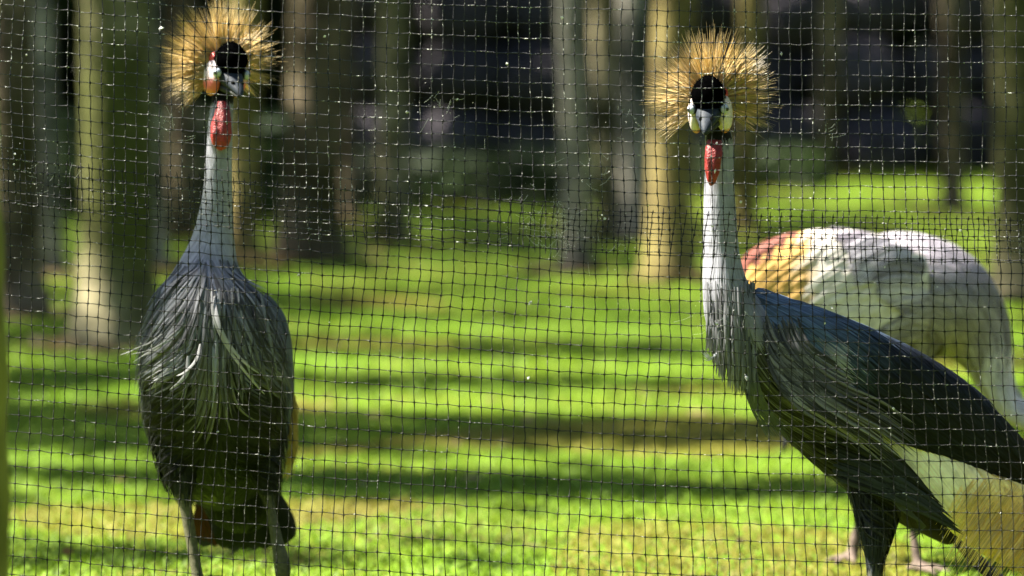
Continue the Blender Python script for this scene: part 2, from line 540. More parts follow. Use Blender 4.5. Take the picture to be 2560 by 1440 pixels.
for row in range(3):
    x = -1.4
    while x < 7.2:
        w = rs.uniform(0.45, 0.8)
        if rs.random() < 0.80 and not (1.1 < x < 2.2 and rs.random() < 0.6):
            s = obj('stone', rs.choice(stone_me), None, st)
            s.matrix_parent_inverse = Matrix.Identity(4)
            s.location = (x - 3, rs.uniform(-0.25, 0.25) + row * 0.12, 0.35 + row * 0.72 + rs.uniform(-0.06, 0.06))
            s.scale = (w * 1.05, 0.5, rs.uniform(0.48, 0.66))
            s.rotation_euler = (rs.uniform(-.3, .3), rs.uniform(-.3, .3), rs.uniform(0, 6))
        x += w * 1.55


# ------------------------------------------------------------------ cranes
def loft(secs, nseg=20):
    """secs: (centre, half width along the lateral, half width across, lateral vector) -> closed tube"""
    n = len(secs)
    V, F = [], []
    for i, (c, a, b, Lv) in enumerate(secs):
        T = (secs[min(i + 1, n - 1)][0] - secs[max(i - 1, 0)][0]).normalized()
        N = T.cross(Lv).normalized()
        Lo = N.cross(T).normalized()
        for k in range(nseg):
            th = 2 * PI * k / nseg
            V.append(c + Lo * (a * math.cos(th)) + N * (b * math.sin(th)))
    for i in range(n - 1):
        for k in range(nseg):
            k2 = (k + 1) % nseg
            F.append((i * nseg + k, i * nseg + k2, (i + 1) * nseg + k2, (i + 1) * nseg + k))
    V.append(secs[0][0]); V.append(secs[-1][0])
    i0, i1 = len(V) - 2, len(V) - 1
    for k in range(nseg):
        k2 = (k + 1) % nseg
        F.append((i0, k2, k, -1))
        F.append((i1, (n - 1) * nseg + k, (n - 1) * nseg + k2, -1))
    return np.array(V), np.array(F)


def smooth_path(secs, sub=4):
    """Catmull-Rom through the sections"""
    out = []
    n = len(secs)
    for i in range(n - 1):
        p = [secs[max(i - 1, 0)], secs[i], secs[i + 1], secs[min(i + 2, n - 1)]]
        for k in range(sub):
            t = k / sub
            w = (-0.5 * t + t * t - 0.5 * t ** 3, 1 - 2.5 * t * t + 1.5 * t ** 3, 0.5 * t + 2 * t * t - 1.5 * t ** 3, -0.5 * t * t + 0.5 * t ** 3)
            c = sum((p[j][0] * w[j] for j in range(4)), Vector())
            a = sum(p[j][1] * w[j] for j in range(4))
            b = sum(p[j][2] * w[j] for j in range(4))
            out.append((c, max(a, 0.001), max(b, 0.001), secs[i][3]))
    out.append(secs[-1])
    return out


def fuse(name, parts, voxel=0.0045, smooth_it=6):
    """one continuous surface out of overlapping lofts"""
    A = Acc()
    for V, F in parts: A.add(V, F)
    me = A.mesh(name)
    o = bpy.data.objects.new(name, me)
    COL.objects.link(o)
    r = o.modifiers.new('remesh', 'REMESH'); r.mode = 'VOXEL'; r.voxel_size = voxel; r.use_smooth_shade = True
    s = o.modifiers.new('smooth', 'SMOOTH'); s.factor = 0.5; s.iterations = smooth_it
    dg = bpy.context.evaluated_depsgraph_get()
    new = bpy.data.meshes.new_from_object(o.evaluated_get(dg))
    bpy.data.objects.remove(o)
    bpy.data.meshes.remove(me)
    new.name = name
    new.polygons.foreach_set('use_smooth', np.full(len(new.polygons), True))
    return new


def paint(me, colfn):
    ca = me.color_attributes.get('Col') or me.color_attributes.new('Col', 'FLOAT_COLOR', 'POINT')
    C = np.array([(*colfn(v.co), 1.0) for v in me.vertices], dtype=np.float32)
    ca.data.foreach_set('color', C.ravel())


def bvh_of(me):
    return BVHTree.FromPolygons([v.co.copy() for v in me.vertices], [tuple(p.vertices) for p in me.polygons])


def surface_points(me, n, seed, keep=None):
    me.calc_loop_triangles()
    nv = len(me.vertices)
    co = np.empty(nv * 3, dtype=np.float32); me.vertices.foreach_get('co', co); co = co.reshape(-1, 3).astype(float)
    nt_ = len(me.loop_triangles)
    tr = np.empty(nt_ * 3, dtype=np.int32); me.loop_triangles.foreach_get('vertices', tr); tr = tr.reshape(-1, 3)
    a, b, c = co[tr[:, 0]], co[tr[:, 1]], co[tr[:, 2]]
    ar = np.linalg.norm(np.cross(b - a, c - a), axis=1)
    cen = (a + b + c) / 3
    if keep is not None:
        q = cen - np.array(CAMP)
        d = q @ np.array(FWD)
        u = 1280 + q[:, 0] / d * FPX
        v = 720 - (q @ np.array(UP)) / d * FPX
        ar = ar * keep(u, v, d)
    r = np.random.default_rng(seed)
    idx = r.choice(nt_, n, p=ar / ar.sum())
    w = r.dirichlet((1, 1, 1), n)
    return [Vector(x) for x in a[idx] * w[:, :1] + b[idx] * w[:, 1:2] + c[idx] * w[:, 2:]]


def vane(A, pts, nors, W, col0, col1, roll=0.0, edge=1.0, pointed=1.0):
    """one feather: a keeled, tapering blade along pts"""
    n = len(pts)
    V, C = [], []
    for i in range(n):
        s = i / (n - 1)
        t = (pts[min(i + 1, n - 1)] - pts[max(i - 1, 0)])
        if t.length < 1e-7: t = Vector((0, 0, -1))
        t.normalize()
        w = nors[i].cross(t)
        if w.length < 1e-6: w = Vector((1, 0, 0))
        w.normalize()
        nn = t.cross(w)
        w = (w * math.cos(roll) + nn * math.sin(roll))
        prof = min(1.0, 0.45 + 2.2 * s) * (1 - s ** (2.2 / pointed)) ** 0.75 + 0.03
        hw = W * prof
        V += [pts[i] - w * hw, pts[i] + nn * (hw * 0.35), pts[i] + w * hw]
        c = col0 * (1 - s) + col1 * s
        C += [c * edge, c * 1.1, c * edge]
    F = []
    for i in range(n - 1):
        b = i * 3
        F += [(b, b + 1, b + 4, b + 3), (b + 1, b + 2, b + 5, b + 4)]
    A.add([tuple(x) for x in V], F, np.array(C))


def grow(A, bvh, p, flow, L, W, steps, lift0, lift1, col0, col1, roll=0.0, edge=0.92):
    pts, nors = [], []
    h = L / steps
    for i in range(steps + 1):
        s = i / steps
        loc, nor, _, _ = bvh.find_nearest(p)
        if loc is None: return
        pts.append(loc + nor * (lift0 + lift1 * s ** 1.6))
        nors.append(nor)
        d = flow(loc, s)
        d = d - nor * d.dot(nor)
        if d.length < 1e-6: break
        d.normalize()
        p = loc + d * h
    if len(pts) > 2:
        vane(A, pts, nors, W, col0, col1, roll, edge)


def ellipsoid(c, r, nu=18, nv=12, warp=None):
    V, F = [], []
    for j in range(nv + 1):
        ph = PI * j / nv
        for i in range(nu):
            th = 2 * PI * i / nu
            x, y, z = math.sin(ph) * math.cos(th), math.sin(ph) * math.sin(th), math.cos(ph)
            if warp: x, y, z = warp(x, y, z)
            V.append((c[0] + r[0] * x, c[1] + r[1] * y, c[2] + r[2] * z))
    for j in range(nv):
        for i in range(nu):
            i2 = (i + 1) % nu
            F.append((j * nu + i, (j + 1) * nu + i, (j + 1) * nu + i2, j * nu + i2))
    return np.array(V), np.array(F)


def head_frame(pos, yaw, pitch, roll=0.0):
    """x forward (yaw 0 looks at the camera, positive turns to the right of the picture), y to the bird's left, z up"""
    f = Vector((math.sin(yaw) * math.cos(pitch), -math.cos(yaw) * math.cos(pitch), math.sin(pitch)))
    l = Vector((0, 0, 1)).cross(f).normalized()
    u = f.cross(l)
    l, u = l * math.cos(roll) + u * math.sin(roll), u * math.cos(roll) - l * math.sin(roll)
    m = Matrix((f, l, u)).transposed().to_4x4()
    m.translation = pos
    return m


def hx(Mh, V):
    V = np.asarray(V) * 0.001
    R = np.array(Mh.to_3x3())
    return V @ R.T + np.array(Mh.translation)


def make_head(root, Mh, seed, cheek_col, crown_n, crown_L, crown_arc, lean, detail=1.0, crown_tilt=0.0):
    rnd = random.Random(seed)
    # velvet cap
    A = Acc()
    def egg(x, y, z):
        k = 1 - 0.22 * max(z, 0) ** 1.3 - 0.06 * max(-z, 0)
        return x * (1 - 0.1 * max(z, 0)), y * k, z
    V, F = ellipsoid((4, 0, 21), (33, 28, 30), 28, 20, egg)
    A.add(hx(Mh, V), F, (0.0008, 0.0008, 0.0009))
    for _ in range(int(900 * detail)):               # nap of the velvet
        th, ph = rnd.uniform(0, 2 * PI), math.acos(rnd.uniform(-0.5, 1))
        x, y, z = egg(math.sin(ph) * math.cos(th), math.sin(ph) * math.sin(th), math.cos(ph))
        o_ = np.array([4 + 33 * x, 28 * y, 21 + 30 * z])
        nrm = np.array([x / 33, y / 28, z / 30]); nrm /= np.linalg.norm(nrm)
        e = o_ + nrm * rnd.uniform(1.2, 2.6) + np.array([-1.4, 0, 0.3])
        w = np.cross(nrm, [1, 0.3, 0.2]) * 0.5
        A.add(hx(Mh, [o_ - w, o_ + w, e]), [(0, 1, 2)], (0.0010, 0.0010, 0.0011))
    A.build('cap', M['velvet'], root)
    # bill with slit between the mandibles
    A = Acc()
    def sec(rows):
        return [(Vector((x, 0, z)), hw, hh, Vector((0, 1, 0))) for x, z, hw, hh in rows]
    up = loft(smooth_path(sec([(6, -8, 22, 17), (20, -10, 20.5, 16), (32, -13, 17, 13.5), (44, -17, 13, 10.5), (55, -21, 9.5, 7.8), (64, -25.5, 5.8, 5.2), (70, -29, 1.6, 1.8)]), 3), 18)
    lo = loft(smooth_path(sec([(6, -26, 18, 10), (22, -27, 15.5, 8.5), (38, -28, 11.5, 6), (50, -29, 8, 4.2), (60, -31, 4.4, 2.6), (66, -32, 1.2, 0.9)]), 3), 18)
    A.add(hx(Mh, up[0]), up[1], np.array([0.019, 0.024, 0.032]))
    zc = np.clip((lo[0][:, 0] - 10) / 60, 0, 1)[:, None]
    A.add(hx(Mh, lo[0]), lo[1], np.array([0.022, 0.025, 0.025]) * (1 - zc) + np.array([0.03, 0.033, 0.026]) * zc)
    bill = A.build('bill', M['bill'], root)
    for s in (-1, 1):
        A = Acc()
        V, F = ellipsoid((46.5, s * 8.6, -10.6), (4.6, 3.0, 3.2), 12, 8)
        A.add(hx(Mh, V), F, (0.004, 0.004, 0.004))
        A.build('nostril', M['velvet'], bill)
    # cheeks and eyes
    for s in (-1, 1):
        A = Acc()
        V, F = ellipsoid((-11, s * 23, -15), (27, 13, 31), 26, 18)
        C = np.array([cheek_col(p_[0], p_[2]) for p_ in V])
        A.add(hx(Mh, V), F, C)
        V, F = ellipsoid((-19, s * 21, 17), (12, 8, 11), 16, 10)
        A.add(hx(Mh, V), F, (0.42, 0.05, 0.04))
        A.build('cheek', M['bare'], root)
        A = Acc()
        V, F = ellipsoid((15, s * 25.5, -1), (8.4, 8.4, 8.4), 20, 14)
        ax = np.array([0.62, s * 0.78, 0.0])
        q = (V - np.array([15, s * 25.5, -1])) / 8.4 @ ax
        C = np.where((q > 0.93)[:, None], np.array([0.003, 0.003, 0.003]), np.where((q > 0.25)[:, None], np.array([0.32, 0.35, 0.41]), np.array([0.02, 0.025, 0.03])))
        A.add(hx(Mh, V), F, C)
        eye = A.build('eye', M['eye'], root)
        A = Acc()
        V, F = ellipsoid(tuple(np.array([15, s * 25.5, -1]) + ax * 6.6), (2.8, 2.8, 2.8), 12, 8)
        A.add(hx(Mh, V), F, (0.002, 0.002, 0.002))
        A.build('pupil', M['eye'], eye)
    # crown of stiff bristles
    A = Acc()
    per = 5
    for k in range(crown_n):
        if k % per == 0:                              # bristles stand in loose tufts with gaps between
            be0 = rnd.uniform(-crown_arc, crown_arc) + crown_tilt
            al0 = max(-0.12, min(1.2, abs(rnd.gauss(0.0, 0.40)) + rnd.uniform(-0.10, 0.1) + lean))
            L0 = crown_L * rnd.uniform(0.82, 1.05) * (1 - 0.10 * abs(be0 - crown_tilt) / crown_arc)
            r0 = rnd.uniform(4, 16)
        be, al = be0 + rnd.gauss(0, 0.022), al0 + rnd.gauss(0, 0.03)
        rad = np.array([0.0, math.sin(be), math.cos(be)])
        d = rad * math.cos(al) + np.array([-1.0, 0, 0]) * math.sin(al)
        rt = np.array([-26.0 + rnd.uniform(-6, 4), 0, 6.0]) + rad * (r0 + rnd.uniform(-1, 1))
        L = L0 * rnd.uniform(0.86, 1.04)
        bend = np.array([rnd.gauss(0, 1), rnd.gauss(0, 1), rnd.gauss(0, 1)]) * 0.025 * L
        a1 = np.cross(d, [0.3, 0.5, 0.8]); a1 /= np.linalg.norm(a1)
        a2 = np.cross(d, a1)
        V, C = [], []
        tone = rnd.uniform(0.7, 1.25)
        ns = 5
        for i in range(ns):
            s = i / (ns - 1)
            c = rt + d * L * s + bend * s * s
            w = (0.52 - 0.28 * s) * rnd.uniform(0.85, 1.15)
            for q in range(3):
                an = 2 * PI * q / 3 + s * 2
                V.append(c + (a1 * math.cos(an) + a2 * math.sin(an)) * w)
            cc = np.array([0.74, 0.59, 0.30]) * tone
            if s > 0.9: cc = cc * 0.3
            C += [cc] * 3
        F = []
        for i in range(ns - 1):
            for q in range(3):
                q2 = (q + 1) % 3
                F.append((i * 3 + q, i * 3 + q2, i * 3 + 3 + q2, i * 3 + 3 + q))
        A.add(hx(Mh, V), F, np.array(C))
    tag(A.build('crown', M['crown'], root), 'fan of stiff golden bristles behind the black cap', kind='stuff')


def make_wattle(root, rows, Lat):
    A = Acc()
    V, F = loft(smooth_path([(P(u, v, d), a, b, Lat) for u, v, d, a, b in rows], 5), 22)
    cen = V.mean(0)
    fold = 1 + 0.11 * np.sin(np.arange(len(V)) % 22 * 2 * PI / 22 * 6)
    r = fold - 1 + np.array([1 + 0.16 * mnoise.noise(Vector((p_[0] * 260, p_[1] * 260, p_[2] * 50))) for p_ in V])
    V = cen + (V - cen) * (1 + (r - 1)[:, None] * np.array([1, 1, 0.1]))
    t = np.linspace(0, 1, len(V))[:, None]
    A.add(V, F, np.array([0.14, 0.009, 0.010]) * (1 - t) + np.array([0.26, 0.019, 0.015]) * t)
    A.build('wattle', M['wattle'], root)


def foot_lofts(c, fwd, r=0.006, ln=0.075):
    """three toes forward and one back, flat on the lawn"""
    out = []
    fw = Vector((fwd.x, fwd.y, 0)).normalized()
    for a, l in ((0, 1.0), (0.55, 0.85), (-0.55, 0.85), (PI, 0.4)):
        d = Matrix.Rotation(a, 3, 'Z') @ fw
        s = [(Vector((c.x, c.y, 0.016)), r * 1.35, r * 1.35), (Vector((c.x, c.y, 0.014)) + d * ln * l * 0.4, r * 1.05, r), (Vector((c.x, c.y, 0.012)) + d * ln * l * 0.8, r * 0.9, r * 0.9),
             (Vector((c.x, c.y, 0.006)) + d * ln * l, r * 0.45, r * 0.45)]
        out.append(loft([(p_, a_, b_, Vector((-d.y, d.x, 0))) for p_, a_, b_ in s], 10))
    return out


def lerp(a, b, t):
    t = max(0.0, min(1.0, t))
    return tuple(a[i] + (b[i] - a[i]) * t for i in range(len(a)))


def dpx(du, dv):
    """a direction given as right / down in the picture"""
    return RIGHT * du - UP * dv


def nvec(c): return np.array(c)


X, Y = Vector((1, 0, 0)), Vector((0, 1, 0))
PALE, SLATE, DARK = (0.245, 0.248, 0.282), (0.09, 0.105, 0.125), (0.010, 0.012, 0.012)


# ---- the crane on the left, facing the camera
def crane_left():
    root = empty('crowned_crane', tuple(G(600, 1585)))
    tag(root, 'grey crowned crane on the left, facing the camera with its head turned to the right', 'crane', 'crowned cranes in the aviary')
    k = lambda d: d / FPX

    def rows(lst, Lat=X):
        return smooth_path([(P(u, v, d), a * k(d), b, Lat) for u, v, d, a, b in lst])
    torso = loft(rows([(566, 190, 6.15, 20, .016), (560, 225, 6.135, 27, .02), (555, 265, 6.12, 28, .021), (550, 330, 6.11, 30, .022), (547, 400, 6.11, 31.5, .023), (544, 480, 6.11, 35, .026),
                       (537, 560, 6.11, 45, .033), (530, 620, 6.105, 57, .042), (522, 670, 6.10, 74, .056), (519, 705, 6.095, 90, .07), (519, 745, 6.09, 122, .088), (526, 800, 6.09, 148, .105),
                       (531, 870, 6.105, 168, .118), (536, 950, 6.14, 176, .124), (540, 1030, 6.20, 170, .12), (548, 1110, 6.28, 146, .10), (558, 1180, 6.37, 105, .075), (575, 1240, 6.45, 60, .04)]), 28)
    leg1 = loft(rows([(440, 1040, 6.17, 66, .06), (443, 1110, 6.16, 58, .05), (450, 1175, 6.15, 43, .038), (456, 1220, 6.14, 29, .026), (462, 1255, 6.135, 17.5, .014), (475, 1330, 6.13, 15.5, .011),
                      (492, 1430, 6.12, 15, .011), (503, 1490, 6.115, 19, .015), (505, 1530, 6.125, 14, .011), (506, 1588, 6.14, 12, .009)]), 16)
    leg2 = loft(rows([(645, 1060, 6.22, 68, .06), (652, 1130, 6.21, 54, .046), (662, 1190, 6.20, 36, .032), (669, 1230, 6.19, 22, .019), (675, 1262, 6.185, 13.5, .011), (690, 1340, 6.175, 15, .012),
                      (702, 1395, 6.17, 20, .016), (707, 1430, 6.17, 21, .016), (706, 1480, 6.18, 13, .010), (704, 1580, 6.20, 12, .009)]), 16)
    f1, f2 = P(506, 1588, 6.14), P(704, 1580, 6.20)
    me = fuse('body', [torso, leg1, leg2] + foot_lofts(f1, Vector((-0.1, -1, 0))) + foot_lofts(f2, Vector((0.15, -1, 0))), 0.0042)

    def bcol(p):
        u, v, d = UV(p)
        if v > 1238 and (abs(u - 480) < 60 or abs(u - 690) < 50) and d < 6.3:
            return (0.075, 0.072, 0.042)
        if v < 262 and d < 6.13: return (0.006, 0.006, 0.007)
        c = lerp(PALE, SLATE, (v - 620) / 120)
        c = lerp(c, DARK, (v - 760) / 80)  # dark belly, deepened by painted shade
        return c
    paint(me, bcol)
    obj('body', me, M['skin_plumage'], root)
    bv = bvh_of(me)
    rnd = random.Random(11)

    def flow(p, s=0.0):
        u, v, d = UV(p)
        du = u - 538
        sg = 1 if du > 0 else -1
        n = math.sin(u * 0.035 + v * 0.011) * 0.10
        if v < 660: return dpx(n + du * 0.004, 1)
        if v < 860:
            t = (v - 660) / 200
            return dpx(du * (0.0045 + 0.004 * min(1, abs(du) / 120)) * (0.7 + 0.5 * t) + n, 1.0 - 0.15 * t)
        t = min(1, (v - 860) / 200)
        return dpx(sg * min(1, abs(du) / 70) * (0.16 + abs(du) * (0.0085 - 0.002 * t)) * (1 + 0.7 * s) + n, 0.85)
    A = Acc()
    front = lambda u, v, d: ((v > 255) & (v < 700)) * 1.0
    for p in surface_points(me, 3600, 1, front):
        u, v, d = UV(p)
        c = nvec(lerp(PALE, (0.20, 0.205, 0.245), (v - 560) / 140)) * rnd.uniform(0.86, 1.1)
        grow(A, bv, p, flow, rnd.uniform(.04, .06) if v < 600 else rnd.uniform(.05, .08), rnd.uniform(.0007, .0012) if v < 580 else rnd.uniform(.0011, .0019), 6, .0006, .0006 if v < 580 else .0018, c * 0.97, c * 1.0, rnd.uniform(-.12, .12))
    # shoulders
    for p in surface_points(me, 1500, 2, lambda u, v, d: ((v > 690) & (v < 880)) * 1.0):
        c = nvec((0.085, 0.115, 0.16)) * rnd.uniform(0.5, 1.35)  # slate tinted bluer to stand in for sky light
        grow(A, bv, p, flow, rnd.uniform(.05, .09), rnd.uniform(.0016, .003), 6, .001, .004, c * 0.8, c * 1.1, rnd.uniform(-.45, .45))
    # lower breast and flanks: narrow curved plumes over a dark ground, belly shade painted in
    for p in surface_points(me, 950, 3, lambda u, v, d: ((v > 860) & (v < 1190)) * 1.0):
        u, v, d = UV(p)
        c = nvec(lerp((0.068, 0.072, 0.088), (0.008, 0.009, 0.008), (v - 870) / 150)) * rnd.choice((.35, .6, 1.0, 1.5))
        grow(A, bv, p, flow, rnd.uniform(.045, .085), rnd.uniform(.0015, .0032), 6, .001, .010, c * 0.55, c * 1.15, rnd.uniform(-.5, .5))
    # thigh down
    for p in surface_points(me, 1100, 4, lambda u, v, d: ((v > 1150) & (v < 1240)) * 1.0):
        c = nvec((0.024, 0.028, 0.02)) * rnd.uniform(0.5, 1.3)
        grow(A, bv, p, lambda q, s: dpx(0.05, 1), rnd.uniform(.018, .03), rnd.uniform(.001, .0018), 4, .0008, .002, c * 0.8, c, rnd.uniform(-.4, .4))
    tag(A.build('body_feathers', M['feather'], root), kind='stuff')
    # long pointed neck plumes falling over the breast
    A = Acc()
    for p in surface_points(me, 620, 5, lambda u, v, d: ((v > 650) & (v < 930 - 0.9 * abs(u - 535)) & (abs(u - 535) < 130) & (d < 6.1)) * 1.0):
        u, v, d = UV(p)
        c = nvec(lerp((0.12, 0.13, 0.14), (0.18, 0.18, 0.205), rnd.random())) * rnd.choice((.35, .6, .9, 1.3)) * (1 - 0.35 * max(0, (v - 760) / 170))
        grow(A, bv, p, flow, rnd.uniform(.06, .17), rnd.uniform(.0018, .0042), 10, .003, .014 * rnd.random() + .003, c * 0.85, c * 0.85, rnd.uniform(-.35, .35))

    def hero(ptsuv, W, c):
        pts = [P(u, v, d) for u, v, d in ptsuv]
        fine = []
        for i in range(len(pts) - 1):
            p_ = [pts[max(i - 1, 0)], pts[i], pts[i + 1], pts[min(i + 2, len(pts) - 1)]]
            for q in range(4):
                t = q / 4
                w = (-0.5 * t + t * t - 0.5 * t ** 3, 1 - 2.5 * t * t + 1.5 * t ** 3, 0.5 * t + 2 * t * t - 1.5 * t ** 3, -0.5 * t * t + 0.5 * t ** 3)
                fine.append(sum((p_[j] * w[j] for j in range(4)), Vector()))
        fine.append(pts[-1])
        vane(A, fine, [Vector((-.2, -1, .3)).normalized()] * len(fine), W, nvec(c) * 0.85, nvec(c), rnd.uniform(-.3, .3))
    for i in range(95):                                   # long dark and silver plumes hanging down the middle
        u0 = rnd.gauss(540, 48)
        v0 = rnd.uniform(715, 840)
        l = rnd.uniform(110, 220)
        k_ = (u0 - 540) * rnd.uniform(.25, .7)
        sw = rnd.uniform(-14, 14)
        dd = 5.975 + .0004 * abs(u0 - 540)
        c = np.array((0.12, 0.127, 0.138)) * rnd.choice((.25, .45, .7, 1.0, 1.5))
        hero([(u0, v0, dd + .012), (u0 + k_ * .3, v0 + l * .35, dd), (u0 + k_ * .65 + sw * .3, v0 + l * .7, dd + .002), (u0 + k_ + sw, v0 + l, dd + .012)], rnd.uniform(.0018, .0036), tuple(c))
    WH = (0.24, 0.24, 0.25)
    for dv in range(14):                                  # plumes blown to the left over the shoulder
        o = rnd.uniform(0, 125); dv = o / 15
        hero([(470 + dv * 3 + rnd.uniform(-10, 20), 770 + o + rnd.uniform(-15, 10), 5.99), (424 + dv * 3 + rnd.uniform(-8, 16), 828 + o, 5.985), (380 + dv * 2 + rnd.uniform(-6, 14), 862 + o * 0.95, 5.99), (348 + dv * 3 - 38 * rnd.random() * (dv < 4) + rnd.uniform(0, 25), 885 + o * 0.95 + rnd.uniform(-10, 14), 6.01)], rnd.uniform(.0010, .0026), tuple(np.array(WH) * rnd.uniform(.4, 1.1)))
    for u0 in (300, 318):
        hero([(405, 835, 5.985), (372, 858, 5.985), (330, 876, 6.0), (u0, 888, 6.02)], .0013, WH)
    hero([(528, 722, 5.985), (530, 770, 5.97), (548, 830, 5.965), (590, 900, 5.965), (640, 962, 5.98), (662, 986, 5.99)], .003, WH)
    hero([(536, 740, 5.985), (541, 790, 5.965), (565, 850, 5.96), (610, 905, 5.965), (650, 935, 5.98)], .0036, WH)
    hero([(470, 890, 5.975), (468, 930, 5.97), (450, 955, 5.97), (424, 975, 5.98)], .004, WH)
    hero([(500, 860, 5.97), (490, 900, 5.965), (462, 930, 5.97), (440, 940, 5.98)], .003, WH)
    tag(A.build('breast_plumes', M['feather'], root), 'long pale pointed plumes falling over the breast', kind='stuff')

    # folded wing seen edge-on on the right, with white coverts and straw plumes
    wr = loft(smooth_path([(P(u, v, d), b, a * k(d), Y) for u, v, d, a, b in
                           [(664, 745, 6.17, 10, .03), (690, 810, 6.19, 22, .06), (706, 890, 6.23, 22, .085), (714, 970, 6.28, 16, .09), (712, 1050, 6.33, 13, .08), (704, 1120, 6.38, 8, .05)]]), 18)
    me2 = fuse('wing', [wr], 0.004)
    paint(me2, lambda p: (0.05, 0.06, 0.07))
    wing = obj('wing', me2, M['skin_plumage'], root)
    b2 = bvh_of(me2)
    A = Acc()
    for p in surface_points(me2, 500, 6):
        c = nvec((0.075, 0.09, 0.10)) * rnd.uniform(.5, 1.4)
        grow(A, b2, p, lambda q, s: dpx(0.12, 1), rnd.uniform(.05, .08), rnd.uniform(.002, .004), 5, .0008, .002, c, c, rnd.uniform(-.3, .3))
    tag(A.build('wing_feathers', M['feather'], wing), kind='stuff')
    A = Acc()
    for i in range(60):
        t = rnd.random()
        u0, v0 = 722 + rnd.uniform(-5, 6) - 4 * t, 930 + 130 * t
        d0 = 6.30 + rnd.uniform(0, .06)
        c = nvec((0.55, 0.56, 0.42)) * rnd.uniform(.8, 1.1)
        hero([(u0, v0, d0), (u0 + 2, v0 + 60, d0 + .01), (u0 - 12, v0 + 130, d0 + .02), (u0 - 22, v0 + 150, d0 + .03)], .004, tuple(c))
    tag(A.build('white_coverts', M['feather'], wing), 'pale wing coverts showing at the right of the body', kind='stuff')
    A = Acc()
    for i in range(260):
        t = rnd.random()
        u0, v0 = 727 + rnd.uniform(-8, 7), 965 + 130 * t
        d0 = 6.29 + rnd.uniform(0, .08)
        c = nvec((0.5, 0.36, 0.12)) * rnd.uniform(.7, 1.2)
        ln = rnd.uniform(60, 120)
        hero([(u0, v0, d0), (u0 + rnd.uniform(2, 12), v0 + ln * .5, d0 + .005), (u0 - rnd.uniform(0, 22), v0 + ln, d0 + .015)], .0009, tuple(c))
    tag(A.build('straw_plumes', M['crown'], wing), kind='stuff')
    # tail hanging behind the legs
    tl = empty('tail', tuple(P(590, 1200, 6.45)))
    tl.parent = root; tl.matrix_parent_inverse = Matrix.Translation(root.location).inverted()
    for i in range(9):
        t = i / 8
        A = Acc()
        ub = 508 + 205 * t
        e = 1366 + 12 * math.sin(PI * t) + rnd.uniform(-5, 5)
        pts = [P((575 + 40 * t) * (1 - q_) ** 1.5 + ub * (1 - (1 - q_) ** 1.5), 1190 + (e - 1190) * q_, 6.44 + .07 * q_ + .008 * (i % 2)) for q_ in (j / 11 for j in range(12))]
        vane(A, pts, [Vector((0, -1, .2))] * 12, .030, nvec((0.008, 0.009, 0.010)), nvec((0.006, 0.007, 0.008)), 0, 1.0, 0.22)
        A.build('tail_feather', M['feather'], tl)
    A = Acc()
    for i in range(46):
        t = rnd.random()
        u0 = 486 + 42 * t
        hero([(500 + 10 * t, 1215 + 40 * rnd.random(), 6.42), (488 + 30 * t, 1290, 6.43), (u0 + 4 + 16 * t, 1335 + 35 * t + rnd.uniform(-8, 8), 6.45)], .0022, tuple(np.array((0.05, 0.013, 0.007)) * rnd.uniform(.5, 1.5)))
    tag(A.build('chestnut_feathers', M['feather'], tl), kind='stuff')
    ut = fuse('under_tail', [loft(smooth_path([(P(u, v, d), a * k(d), b, X) for u, v, d, a, b in
                                               [(575, 1140, 6.34, 60, .04), (590, 1200, 6.37, 88, .05), (598, 1250, 6.39, 92, .045), (602, 1290, 6.42, 70, .03), (604, 1318, 6.44, 30, .012)]]), 18)], 0.005)
    paint(ut, lambda p: (0.006, 0.007, 0.006))
    uo = obj('under_tail', ut, M['skin_plumage'], tl)
    b3 = bvh_of(ut)
    A = Acc()
    for p in surface_points(ut, 420, 7):
        c = nvec((0.010, 0.012, 0.008)) * rnd.uniform(.5, 1.4)
        grow(A, b3, p, lambda q, s: dpx((UV(q)[0] - 596) * .004, 1), rnd.uniform(.03, .05), rnd.uniform(.002, .0035), 5, .0008, .004, c * .7, c, rnd.uniform(-.4, .4))
    tag(A.build('under_tail_feathers', M['feather'], uo), kind='stuff')

    Mh = head_frame(P(571, 178, 6.10), math.radians(26), math.radians(-12), math.radians(-4))

    def ck(x, z):
        c = lerp((0.47, 0.40, 0.41), (0.52, 0.11, 0.10), (-12 - z + 0.3 * x) / 9)
        return lerp(c, (0.55, 0.20, 0.06), (-31 - z) / 6)
    make_head(root, Mh, 21, ck, 1500, 104, math.radians(140), 0.05, crown_tilt=math.radians(-12))
    make_wattle(root, [(556, 256, 6.085, .008, .006), (556, 285, 6.078, .013, .009), (553, 320, 6.074, .0165, .010), (552, 348, 6.073, .0165, .010), (552, 365, 6.075, .011, .008), (552, 373, 6.078, .004, .004)], X)
    return root


